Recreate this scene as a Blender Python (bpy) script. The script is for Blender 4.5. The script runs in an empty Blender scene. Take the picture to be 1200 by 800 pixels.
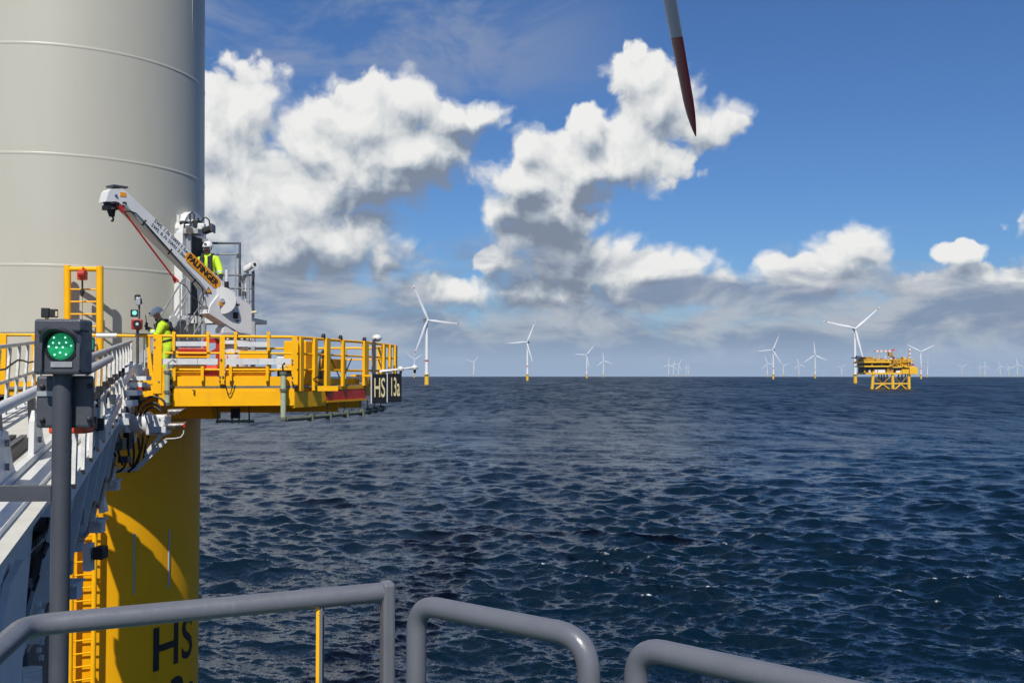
import bpy, bmesh, math, random
import numpy as np
from mathutils import Vector, Matrix
random.seed(7)
RNG = np.random.RandomState(11)
scene = bpy.context.scene
COL = scene.collection
R = math.radians

# ------------------------------------------------------------------ camera
FPX, CX, CY, HORY = 1200.0, 600.0, 400.0, 441.0      # the photograph is 1200 x 800 pixels
EYE = Vector((0.0, 0.0, 17.0))                       # eye 17 m above the sea
DIP = 0.00226                                        # dip of the sea horizon from that height
PITCH = math.atan((HORY - CY) / FPX) - DIP
cam_data = bpy.data.cameras.new("camera")
cam = bpy.data.objects.new("camera", cam_data)
COL.objects.link(cam)
cam.location = EYE
cam.rotation_euler = (math.pi / 2 + PITCH, 0, 0)
cam_data.sensor_width = 36.0
cam_data.lens = 36.0 * FPX / 1200.0
cam_data.clip_start = 0.05
cam_data.clip_end = 120000.0
scene.camera = cam

# ------------------------------------------------------------------ exposure
scene.view_settings.view_transform = 'Standard'
scene.view_settings.look = 'None'
scene.view_settings.exposure = 0.0
scene.view_settings.gamma = 1.0
scene.view_settings.use_curve_mapping = False
scene.cycles.max_bounces = 6
scene.cycles.diffuse_bounces = 3
scene.cycles.glossy_bounces = 3
scene.cycles.volume_bounces = 0
scene.cycles.use_denoising = True
scene.cycles.sample_clamp_indirect = 4.0

# ------------------------------------------------------------------ sun
SUN_AZ, SUN_EL = R(184.5), R(50.0)                   # azimuth clockwise from +Y: the sun stands behind the camera
SUN_DIR = Vector((math.sin(SUN_AZ) * math.cos(SUN_EL), math.cos(SUN_AZ) * math.cos(SUN_EL), math.sin(SUN_EL)))
sun_data = bpy.data.lights.new("sun", 'SUN')
sun_data.energy = 4.7
sun_data.angle = R(0.53)
sun_data.color = (1.0, 0.95, 0.87)
sun = bpy.data.objects.new("sun", sun_data)
COL.objects.link(sun)
sun.location = (0, -30, 80)
sun.rotation_euler = SUN_DIR.to_track_quat('Z', 'Y').to_euler()

# ------------------------------------------------------------------ sky: Nishita air + procedural cumulus
class NT:
    """small helper round a node tree"""
    def __init__(s, tree): s.t = tree
    def n(s, kind, **kw):
        nd = s.t.nodes.new(kind)
        for k, v in kw.items():
            setattr(nd, k, v)
        return nd
    def link(s, a, b): s.t.links.new(a, b)
    def put(s, sock, v):
        if hasattr(v, 'is_output') or isinstance(v, bpy.types.NodeSocket): s.t.links.new(v, sock)
        else: sock.default_value = v
    def m(s, op, a, b=None, c=None, clamp=False):
        nd = s.t.nodes.new('ShaderNodeMath'); nd.operation = op; nd.use_clamp = clamp
        s.put(nd.inputs[0], a)
        if b is not None: s.put(nd.inputs[1], b)
        if c is not None: s.put(nd.inputs[2], c)
        return nd.outputs[0]
    def v(s, op, a, b=None, c=None, scale=None):
        nd = s.t.nodes.new('ShaderNodeVectorMath'); nd.operation = op
        s.put(nd.inputs[0], a)
        if b is not None: s.put(nd.inputs[1], b)
        if c is not None: s.put(nd.inputs[2], c)
        if scale is not None: s.put(nd.inputs['Scale'], scale)
        return nd.outputs['Value'] if op in ('LENGTH', 'DOT_PRODUCT', 'DISTANCE') else nd.outputs['Vector']
    def xyz(s, x, y, z):
        nd = s.t.nodes.new('ShaderNodeCombineXYZ')
        for i, q in enumerate((x, y, z)): s.put(nd.inputs[i], q)
        return nd.outputs[0]
    def sep(s, vec):
        nd = s.t.nodes.new('ShaderNodeSeparateXYZ'); s.put(nd.inputs[0], vec); return nd.outputs
    def noise(s, vec, scale, detail=4.0, rough=0.5, dist=0.0, out='Fac', dim='3D'):
        nd = s.t.nodes.new('ShaderNodeTexNoise'); nd.noise_dimensions = dim; s.put(nd.inputs['Vector'], vec)
        s.put(nd.inputs['Scale'], scale); nd.inputs['Detail'].default_value = detail
        nd.inputs['Roughness'].default_value = rough; nd.inputs['Distortion'].default_value = dist
        return nd.outputs[out]
    def voro(s, vec, scale, detail=0.0, rough=0.5, smooth=None, dim='3D'):
        nd = s.t.nodes.new('ShaderNodeTexVoronoi'); nd.voronoi_dimensions = dim; s.put(nd.inputs['Vector'], vec)
        if smooth is not None:
            nd.feature = 'SMOOTH_F1'; nd.inputs['Smoothness'].default_value = smooth
        nd.inputs['Scale'].default_value = scale
        nd.inputs['Detail'].default_value = detail; nd.inputs['Roughness'].default_value = rough
        return nd.outputs['Distance']
    def ramp(s, x, lo, hi, a=0.0, b=1.0, smooth=True):
        nd = s.t.nodes.new('ShaderNodeMapRange'); nd.interpolation_type = 'SMOOTHSTEP' if smooth else 'LINEAR'
        s.put(nd.inputs[0], x)
        for i, q in enumerate((lo, hi, a, b)): s.put(nd.inputs[i + 1], q)
        return nd.outputs[0]
    def mix(s, fac, a, b, blend='MIX'):
        nd = s.t.nodes.new('ShaderNodeMix'); nd.data_type = 'RGBA'; nd.blend_type = blend
        s.put(nd.inputs[0], fac); s.put(nd.inputs[6], a); s.put(nd.inputs[7], b)
        return nd.outputs[2]

def azel(px, py):
    az = math.atan((px - CX) / FPX)
    return az, math.atan((HORY - py) / FPX * math.cos(az))

SKY_STRENGTH = 0.11
# cumulus heads as (x, y, half width, half height): direction of the cloud in the photograph, turned into azimuth and elevation
CLOUD_HEADS = [
    (285, 140, 52, 58), (240, 165, 60, 70), (245, 240, 100, 100), (425, 140, 82, 52), (355, 175, 70, 55), (470, 120, 50, 30),
    (530, 138, 62, 28), (565, 128, 30, 18), (352, 245, 115, 90), (475, 180, 85, 45), (320, 315, 110, 60), (400, 295, 48, 42), (425, 210, 80, 60),
    (452, 318, 28, 30), (235, 335, 110, 48), (140, 240, 120, 130), (360, 350, 90, 28),
    (745, 95, 44, 36), (770, 120, 52, 40), (830, 148, 48, 26), (688, 150, 30, 26), (740, 180, 76, 46), (668, 205, 62, 42),
    (618, 175, 22, 26), (640, 262, 62, 50), (590, 250, 30, 30), (670, 310, 74, 44), (580, 308, 28, 18), (650, 350, 98, 30), (770, 322, 76, 26), (605, 220, 36, 30),
    (535, 348, 34, 20), (488, 350, 52, 22), (820, 345, 70, 20), (730, 345, 80, 24),
    (1005, 292, 34, 20), (985, 310, 50, 22), (928, 320, 40, 18), (960, 335, 70, 20), (1118, 296, 30, 16), (1075, 338, 60, 16), (1160, 330, 62, 20), (1185, 355, 60, 34),
    # the same kind of sky goes on to both sides of the view
    (-120, 190, 130, 120), (-330, 260, 170, 90), (-620, 150, 200, 130), (1400, 280, 130, 60), (1560, 200, 150, 100), (1900, 300, 260, 90),
]
CLOUD_BASES = [   # flat shaded undersides
    (310, 352, 160, 36), (455, 340, 64, 46), (500, 225, 60, 32), (455, 240, 58, 30), (655, 364, 115, 22), (800, 352, 110, 20), (625, 330, 50, 30),
    (980, 352, 130, 18), (1100, 362, 120, 18), (560, 165, 30, 18), (250, 350, 120, 36), (620, 262, 36, 26), (655, 300, 60, 46), (690, 230, 40, 24), (330, 332, 120, 34), (-200, 330, 220, 60), (1500, 340, 300, 60),
]
world = bpy.data.worlds.new("World")
scene.world = world
world.use_nodes = True
world.cycles.sampling_method = 'MANUAL'
world.cycles.sample_map_resolution = 256

def blob_field(g, p, blobs, sm):
    acc = None
    for (x, y, w, h) in blobs:
        a, e = azel(x, y)
        ia, ie = FPX / w, FPX / h
        ln = g.v('LENGTH', g.v('MULTIPLY_ADD', p, (ia, ie, 0), (-a * ia, -e * ie, 0)))
        acc = ln if acc is None else g.m('SMOOTH_MIN', acc, ln, sm)
    return g.m('SUBTRACT', 1.0, acc)

def cloud_group():
    t = bpy.data.node_groups.new("cumulus_density", 'ShaderNodeTree')
    t.interface.new_socket("P", in_out='INPUT', socket_type='NodeSocketVector')
    t.interface.new_socket("Density", in_out='OUTPUT', socket_type='NodeSocketFloat')
    g = NT(t)
    gi = g.n('NodeGroupInput'); go = g.n('NodeGroupOutput')
    p = gi.outputs[0]
    w1 = g.v('SUBTRACT', g.noise(p, 9.0, 3.0, 0.55, out='Color', dim='2D'), (0.5, 0.5, 0.5))
    w2 = g.v('SUBTRACT', g.noise(p, 34.0, 3.0, 0.6, out='Color', dim='2D'), (0.5, 0.5, 0.5))
    pw = g.v('MULTIPLY_ADD', w1, (0.042, 0.034, 0), p)
    pw = g.v('MULTIPLY_ADD', w2, (0.014, 0.012, 0), pw)
    base = g.m('ADD', blob_field(g, pw, CLOUD_HEADS, 0.28), 0.34)
    puff = g.voro(pw, 26.0, 2.0, 0.5, dim='2D')          # cauliflower heads
    fine = g.noise(pw, 60.0, 5.0, 0.62, dim='2D')
    d = g.m('ADD', base, g.m('MULTIPLY', g.m('SUBTRACT', 0.42, puff), 0.56))
    d = g.m('ADD', d, g.m('MULTIPLY', g.m('SUBTRACT', fine, 0.5), 0.40))
    g.link(d, go.inputs[0])
    return t

def build_world():
    g = NT(world.node_tree)
    world.node_tree.nodes.clear()
    out = g.n('ShaderNodeOutputWorld'); bg = g.n('ShaderNodeBackground')
    bg.inputs['Strength'].default_value = SKY_STRENGTH
    sky = g.n('ShaderNodeTexSky', sky_type='NISHITA', sun_disc=False)
    sky.sun_elevation = SUN_EL; sky.sun_rotation = SUN_AZ
    sky.altitude = 20.0; sky.air_density = 1.0; sky.dust_density = 0.6; sky.ozone_density = 2.2
    tc = g.n('ShaderNodeTexCoord')
    x, y, z = g.sep(g.v('NORMALIZE', tc.outputs['Generated']))
    az = g.m('ARCTAN2', x, y)
    el = g.m('ARCSINE', z)
    p = g.xyz(az, el, 0.0)
    grp = cloud_group()
    def dens(vec):
        nd = g.n('ShaderNodeGroup'); nd.node_tree = grp; g.put(nd.inputs[0], vec); return nd.outputs[0]
    d0 = dens(p)
    d1 = dens(g.v('ADD', p, (-0.006, 0.018, 0)))             # towards the light: above and a little to the left
    relief = g.m('MULTIPLY', g.m('SUBTRACT', d0, d1), 0.80)
    pw = g.v('MULTIPLY_ADD', g.v('SUBTRACT', g.noise(p, 14.0, 5.0, 0.6, out='Color', dim='2D'), (0.5, 0.5, 0.5)), (0.09, 0.05, 0), p)
    under = g.ramp(blob_field(g, pw, CLOUD_BASES, 0.3), -0.45, 0.75)
    soft = g.noise(p, 12.0, 2.0, 0.5, dim='2D')
    edge = g.m('ADD', g.ramp(soft, 0.35, 0.7, 0.24, 0.66), g.m('MULTIPLY', under, 0.35))   # shaded undersides fray out
    alpha = g.ramp(d0, 0.0, edge)
    lit = g.m('ADD', g.m('MULTIPLY', relief, 0.78), 0.735)
    lit = g.m('ADD', lit, g.m('MULTIPLY', g.m('SUBTRACT', g.noise(pw, 30.0, 4.0, 0.6, dim='2D'), 0.5), 0.13))
    lit = g.m('SUBTRACT', lit, g.m('MULTIPLY', under, 0.66))
    lit = g.m('MINIMUM', g.m('MAXIMUM', lit, 0.16), 1.0)
    ramp = g.n('ShaderNodeValToRGB')
    cr = ramp.color_ramp
    cr.elements[0].position = 0.10; cr.elements[0].color = (0.175, 0.215, 0.30, 1)
    cr.elements[1].position = 1.0; cr.elements[1].color = (0.86, 0.86, 0.845, 1)
    e = cr.elements.new(0.42); e.color = (0.36, 0.415, 0.49, 1)
    e = cr.elements.new(0.72); e.color = (0.68, 0.70, 0.71, 1)
    g.put(ramp.inputs[0], lit)
    # layered stratus bank low over the sea, all the way round
    ps = g.v('MULTIPLY', p, (1.0, 2.7, 1.0))
    st = g.noise(g.v('ADD', ps, (3.0, 0, 0)), 7.5, 5.0, 0.58, 0.4, dim='2D')
    hgt = g.m('ADD', g.m('SUBTRACT', 0.082, el), g.m('MULTIPLY', g.m('SUBTRACT', st, 0.5), 0.22))
    bank = g.m('MULTIPLY', g.ramp(hgt, -0.030, 0.040), 0.94)
    bcol = g.mix(g.ramp(g.noise(g.v('ADD', ps, (9.0, 2, 0)), 10.0, 5.0, 0.6, 0.3, dim='2D'), 0.36, 0.66), (0.225, 0.295, 0.42, 1), (0.45, 0.49, 0.55, 1))
    low = g.ramp(el, 0.0, 0.045)
    bcol = g.mix(low, (0.36, 0.47, 0.64, 1), bcol)
    # thin high veils
    vv = g.noise(g.v('MULTIPLY', g.v('ADD', p, (1.3, 0.2, 0)), (1.0, 1.8, 1.0)), 5.0, 5.0, 0.6, 0.5, dim='2D')
    veil = g.m('MULTIPLY', g.m('MULTIPLY', g.ramp(vv, 0.40, 0.66), 0.72), g.ramp(az, 0.16, -0.06))
    veil = g.m('MULTIPLY', veil, g.ramp(el, 0.18, 0.33))
    sc = 1.0 / SKY_STRENGTH
    def rad(c): return g.v('SCALE', c, scale=sc)
    air = g.v('MULTIPLY', sky.outputs[0], (0.38, 0.585, 0.87))
    c = g.mix(veil, air, rad((0.27, 0.33, 0.47)))
    c = g.mix(alpha, c, rad(ramp.outputs[0]))
    c = g.mix(bank, c, rad(bcol))
    g.put(bg.inputs['Color'], c)
    g.link(bg.outputs[0], out.inputs[0])
build_world()

# ------------------------------------------------------------------ helpers
RE2 = 2.0 * 6371000.0
_p = (math.cos(PITCH), math.sin(PITCH))
def ray(px, py):
    """direction of a photograph pixel from the eye"""
    a, b = (px - CX) / FPX, (CY - py) / FPX
    return Vector((a, _p[0] - b * _p[1], _p[1] + b * _p[0]))
def at(px, py, depth):
    """point seen at a pixel, at a distance along +Y that comes from what the thing stands on"""
    r = ray(px, py)
    return EYE + r * (depth / r.y)
class Plane:
    """vertical plane through two ground points; gives the point of the plane that a pixel shows"""
    def __init__(s, a, b):
        s.a = Vector((a[0], a[1], 0)); d = Vector((b[0] - a[0], b[1] - a[1], 0)).normalized()
        s.e = d; s.n = Vector((d.y, -d.x, 0))            # n points to the eye side
    def __call__(s, px, py, off=0.0):
        r = ray(px, py)
        t = (s.a + s.n * off - EYE).dot(s.n) / r.dot(s.n)
        return EYE + r * t

MATS = {}
def principled(name):
    m = bpy.data.materials.new(name); m.use_nodes = True
    return m, NT(m.node_tree), m.node_tree.nodes['Principled BSDF']
def paint(name, col, rough=0.45, var=0.10, dirt=0.0, dirtcol=(0.12, 0.08, 0.05), metal=0.0, scale=2.0, bump=0.0, spec=0.5, coat=0.0):
    """paint with slight unevenness, streaks of grime and fine orange-peel"""
    if name in MATS: return MATS[name]
    m, g, b = principled(name)
    tc = g.n('ShaderNodeNewGeometry').outputs['Position']
    n1 = g.noise(tc, scale, 4.0, 0.6)
    c = g.mix(g.ramp(n1, 0.3, 0.7), tuple(q * (1 - var) for q in col) + (1,), tuple(min(1, q * (1 + var)) for q in col) + (1,))
    if dirt > 0:
        st = g.noise(g.v('MULTIPLY', tc, (1.0, 1.0, 0.16)), scale * 4, 6.0, 0.65)
        c = g.mix(g.m('MULTIPLY', g.ramp(st, 0.56, 0.80), dirt), c, tuple(dirtcol) + (1,))
    g.put(b.inputs['Base Color'], c)
    g.put(b.inputs['Roughness'], g.ramp(g.noise(tc, scale * 3, 3.0, 0.6), 0.3, 0.7, rough - 0.07, rough + 0.09))
    b.inputs['Metallic'].default_value = metal
    b.inputs['Specular IOR Level'].default_value = spec
    b.inputs['Coat Weight'].default_value = coat
    if bump > 0:
        bp = g.n('ShaderNodeBump'); bp.inputs['Strength'].default_value = bump; bp.inputs['Distance'].default_value = 0.02
        g.put(bp.inputs['Height'], g.noise(tc, scale * 12, 3.0, 0.6)); g.link(bp.outputs[0], b.inputs['Normal'])
    MATS[name] = m
    return m

class MB:
    """collects solid shapes; build() links them as ONE mesh object"""
    def __init__(s): s.v = []; s.f = []; s.sm = []
    def add(s, vs, fs, smooth=False):
        o = len(s.v); s.v += [tuple(q) for q in vs]
        s.f += [tuple(i + o for i in f) for f in fs]; s.sm += [smooth] * len(fs)
        return s
    def hexa(s, c):          # eight corners: bottom ring, top ring
        return s.add(c, [(3, 2, 1, 0), (4, 5, 6, 7), (0, 1, 5, 4), (1, 2, 6, 5), (2, 3, 7, 6), (3, 0, 4, 7)])
    def box(s, c, size, ex=None, ey=None, ez=None):
        c = Vector(c); ex = Vector(ex or (1, 0, 0)).normalized(); ez = Vector(ez or (0, 0, 1)).normalized()
        ey = Vector(ey).normalized() if ey is not None else ez.cross(ex).normalized()
        hx, hy, hz = ex * size[0] / 2, ey * size[1] / 2, ez * size[2] / 2
        return s.hexa([c - hx - hy - hz, c + hx - hy - hz, c + hx + hy - hz, c - hx + hy - hz,
                       c - hx - hy + hz, c + hx - hy + hz, c + hx + hy + hz, c - hx + hy + hz])
    def bbox(s, c, size, bev, ex=None, ez=None):
        """box with chamfered edges"""
        bm = bmesh.new(); bmesh.ops.create_cube(bm, size=1.0)
        bmesh.ops.scale(bm, vec=size, verts=bm.verts)
        bmesh.ops.bevel(bm, geom=list(bm.edges), offset=bev, segments=2, profile=0.5, affect='EDGES')
        ex = Vector(ex or (1, 0, 0)).normalized(); ez = Vector(ez or (0, 0, 1)).normalized()
        ey = ez.cross(ex).normalized(); c = Vector(c)
        bm.verts.index_update()
        vs = [c + ex * q.co.x + ey * q.co.y + ez * q.co.z for q in bm.verts]
        fs = [[q.index for q in f.verts] for f in bm.faces]; bm.free()
        return s.add(vs, fs)
    def bar(s, a, b, w, h, up=(0, 0, 1)):
        """box beam from a to b, w across, h along up"""
        a, b = Vector(a), Vector(b); d = (b - a); L = d.length
        if L < 1e-6: return s
        d.normalize(); u = Vector(up); u = (u - d * u.dot(d))
        if u.length < 1e-4: u = Vector((1, 0, 0)) - d * d.x
        u.normalize()
        return s.box((a + b) / 2, (L, w, h), ex=d, ez=u)
    def tube(s, pts, r, seg=10, cap=True, r2=None):
        pts = [Vector(q) for q in pts]; n = len(pts)
        rs = r if isinstance(r, (list, tuple)) else [r + ((r2 if r2 is not None else r) - r) * i / max(1, n - 1) for i in range(n)]
        vs = []; u = None
        for i, q in enumerate(pts):
            t = (pts[min(i + 1, n - 1)] - pts[max(i - 1, 0)]).normalized()
            if u is None:
                u = t.cross(Vector((0, 0, 1)))
                if u.length < 0.05: u = t.cross(Vector((0, 1, 0)))
                u.normalize()
            else:
                u = (u - t * u.dot(t)).normalized()
            w = t.cross(u)
            for k in range(seg):
                a = 2 * math.pi * k / seg
                vs.append(q + (u * math.cos(a) + w * math.sin(a)) * rs[i])
        fs = [(i * seg + k, i * seg + (k + 1) % seg, (i + 1) * seg + (k + 1) % seg, (i + 1) * seg + k) for i in range(n - 1) for k in range(seg)]
        s.add(vs, fs, True)
        if cap:
            o = len(s.v) - n * seg
            s.f.append(tuple(o + k for k in reversed(range(seg)))); s.sm.append(False)
            s.f.append(tuple(o + (n - 1) * seg + k for k in range(seg))); s.sm.append(False)
        return s
    def rings(s, axis_pts, seg=24, cap=True, ex=None):
        """lathe along a straight axis: [(point, radius), ...]"""
        p0, p1 = Vector(axis_pts[0][0]), Vector(axis_pts[-1][0])
        d = (p1 - p0).normalized(); u = Vector(ex) if ex else d.cross(Vector((0, 0, 1)))
        if u.length < 0.05: u = Vector((1, 0, 0))
        u = (u - d * u.dot(d)).normalized(); w = d.cross(u)
        vs = []; n = len(axis_pts)
        for q, r in axis_pts:
            for k in range(seg):
                a = 2 * math.pi * k / seg; vs.append(Vector(q) + (u * math.cos(a) + w * math.sin(a)) * r)
        fs = [(i * seg + k, i * seg + (k + 1) % seg, (i + 1) * seg + (k + 1) % seg, (i + 1) * seg + k) for i in range(n - 1) for k in range(seg)]
        s.add(vs, fs, True)
        if cap:
            o = len(s.v) - n * seg
            s.f.append(tuple(o + k for k in reversed(range(seg)))); s.sm.append(False)
            s.f.append(tuple(o + (n - 1) * seg + k for k in range(seg))); s.sm.append(False)
        return s
    def prism(s, poly, d):
        """polygon (3-D points in order) pushed along vector d"""
        d = Vector(d); n = len(poly); a = [Vector(q) for q in poly]
        s.add(a + [q + d for q in a], [tuple(range(n)), tuple(range(2 * n - 1, n - 1, -1))] + [(i, i + n, (i + 1) % n + n, (i + 1) % n) for i in range(n)])
        return s
    def ball(s, c, r, seg=12, rings=8, sc=(1, 1, 1), rot=None):
        c = Vector(c); vs = []; M = rot or Matrix.Identity(3)
        for i in range(rings + 1):
            t = math.pi * i / rings
            for k in range(seg):
                a = 2 * math.pi * k / seg
                vs.append(c + M @ Vector((r * sc[0] * math.sin(t) * math.cos(a), r * sc[1] * math.sin(t) * math.sin(a), r * sc[2] * math.cos(t))))
        fs = [(i * seg + k, (i + 1) * seg + k, (i + 1) * seg + (k + 1) % seg, i * seg + (k + 1) % seg) for i in range(rings) for k in range(seg)]
        return s.add(vs, fs, True)
    def build(s, name, mat, parent=None, auto=True):
        me = bpy.data.meshes.new(name); me.from_pydata(s.v, [], s.f)
        bm = bmesh.new(); bm.from_mesh(me)
        bmesh.ops.remove_doubles(bm, verts=bm.verts, dist=1e-5)
        bmesh.ops.recalc_face_normals(bm, faces=bm.faces)
        bm.to_mesh(me); bm.free()
        me.update()
        if any(s.sm):
            me.shade_smooth() if hasattr(me, 'shade_smooth') else None
            try: me.set_sharp_from_angle(angle=R(38))
            except Exception: pass
        me.materials.append(mat)
        o = bpy.data.objects.new(name, me); COL.objects.link(o)
        if parent is not None:
            o.parent = parent; o.matrix_parent_inverse = parent.matrix_basis.inverted()
        return o

def arc(a, c, b, n=6):
    """rounded corner: quadratic curve from a through control c to b"""
    a, c, b = Vector(a), Vector(c), Vector(b)
    return [a * (1 - t) ** 2 + c * 2 * t * (1 - t) + b * t * t for t in [i / n for i in range(n + 1)]]
def tag(o, label, cat, group=None, kind=None):
    if label: o['label'] = label
    if cat: o['category'] = cat
    if group: o['group'] = group
    if kind: o['kind'] = kind
    return o
def thing(name, label, cat, loc, group=None):
    o = bpy.data.objects.new(name, None); COL.objects.link(o); o.location = loc
    o.empty_display_size = 0.2
    return tag(o, label, cat, group)
def text_mesh(name, body, mat, size, place, parent, extrude=0.004, bold=0.0, spacing=1.0, align='CENTER', bend=0.0):
    """flat lettering; place(x, y, z) maps letter space to the world"""
    cu = bpy.data.curves.new(name, 'FONT'); cu.body = body; cu.size = size; cu.align_x = align; cu.align_y = 'CENTER'
    cu.extrude = extrude; cu.offset = bold; cu.space_character = spacing; cu.resolution_u = 4
    tmp = bpy.data.objects.new(name, cu); COL.objects.link(tmp)
    dg = bpy.context.evaluated_depsgraph_get(); dg.update()
    me = bpy.data.meshes.new_from_object(tmp.evaluated_get(dg))
    bpy.data.objects.remove(tmp)
    if bend:
        bm = bmesh.new(); bm.from_mesh(me); bmesh.ops.triangulate(bm, faces=bm.faces)
        for _ in range(4):
            le = [e for e in bm.edges if e.calc_length() > bend]
            if le: bmesh.ops.subdivide_edges(bm, edges=le, cuts=1); bmesh.ops.triangulate(bm, faces=bm.faces)
        bm.to_mesh(me); bm.free()
    for v in me.vertices: v.co = place(v.co.x, v.co.y, v.co.z)
    me.materials.clear(); me.materials.append(mat); me.name = name
    o = bpy.data.objects.new(name, me); COL.objects.link(o)
    if parent is not None:
        o.parent = parent; o.matrix_parent_inverse = parent.matrix_basis.inverted()
    return o
def flat_place(origin, ex, ey):
    origin, ex, ey = Vector(origin), Vector(ex).normalized(), Vector(ey).normalized(); ez = ex.cross(ey)
    return lambda x, y, z: origin + ex * x + ey * y + ez * z

# ------------------------------------------------------------------ the sea
def water_material():
    m, g, b = principled("sea_water")
    geo = g.n('ShaderNodeNewGeometry'); pos = geo.outputs['Position']
    flat = g.v('MULTIPLY', pos, (0.75, 1.0, 0.0))
    patch = g.noise(flat, 0.022, 5.0, 0.62)
    b.inputs['Base Color'].default_value = (0.0013, 0.0085, 0.0165, 1)
    b.inputs['IOR'].default_value = 1.333
    b.inputs['Specular IOR Level'].default_value = 0.5
    dist = g.v('LENGTH', g.v('MULTIPLY', pos, (1, 1, 0)))
    g.put(b.inputs['Roughness'], g.m('ADD', g.m('MULTIPLY', g.ramp(g.m('LOGARITHM', dist, 10.0), 1.75, 2.75, 0.05, 0.34, smooth=False), 1.0), g.m('MULTIPLY', g.m('SUBTRACT', patch, 0.5), 0.12)))
    # small waves and ripples: tilt of the facets, steepest where the swell geometry runs out of resolution
    def tilt(scale, det, amp):
        c = g.v('SUBTRACT', g.noise(flat, scale, det, 0.6, 0.3, out='Color'), (0.5, 0.5, 0.5))
        return g.v('SCALE', g.v('MULTIPLY', c, (1, 1, 0)), scale=amp)
    gust = g.ramp(patch, 0.32, 0.68, 0.55, 1.25)
    lg = g.m('LOGARITHM', dist, 10.0)
    def crest(sx, sy, sc_, det, amp):          # crest lines lying across the wind, one-sided like steep wave faces
        n_ = g.noise(g.v('MULTIPLY', pos, (sx, sy, 0.0)), sc_, det, 0.65, 0.4, out='Color')
        return g.v('SCALE', g.v('MULTIPLY', g.v('SUBTRACT', n_, (0.5, 0.56, 0.5)), (0.35, 1, 0)), scale=amp)
    t1 = g.v('ADD', crest(1.0, 0.26, 0.17, 4.0, g.ramp(lg, 2.2, 2.65, 0.0, 1.25, smooth=False)),
             crest(1.0, 0.20, 0.045, 4.0, g.ramp(lg, 2.6, 3.2, 0.0, 1.3, smooth=False)))
    t2 = tilt(1.25, 3.0, g.ramp(dist, 60.0, 700.0, 0.75, 0.65))
    t3 = tilt(5.5, 2.0, g.m('MULTIPLY', gust, 0.85))
    t4 = tilt(17.0, 1.0, g.ramp(dist, 50.0, 260.0, 0.55, 0.15))
    nn = g.v('NORMALIZE', g.v('ADD', g.v('ADD', geo.outputs['Normal'], t1), g.v('ADD', g.v('ADD', t2, t4), t3)))
    g.link(nn, b.inputs['Normal'])
    # crests that break: foam where the geometry marked it
    at_ = g.n('ShaderNodeAttribute', attribute_name='foam')
    fm = g.m('MULTIPLY', g.ramp(at_.outputs['Fac'], 0.0, 1.0), g.ramp(g.noise(flat, 2.2, 5.0, 0.7), 0.46, 0.60))
    df = g.n('ShaderNodeBsdfDiffuse'); df.inputs['Color'].default_value = (0.62, 0.66, 0.68, 1)
    mx = g.n('ShaderNodeMixShader'); g.put(mx.inputs[0], fm); g.link(b.outputs[0], mx.inputs[1]); g.link(df.outputs[0], mx.inputs[2])
    g.link(mx.outputs[0], m.node_tree.nodes['Material Output'].inputs['Surface'])
    return m

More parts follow.
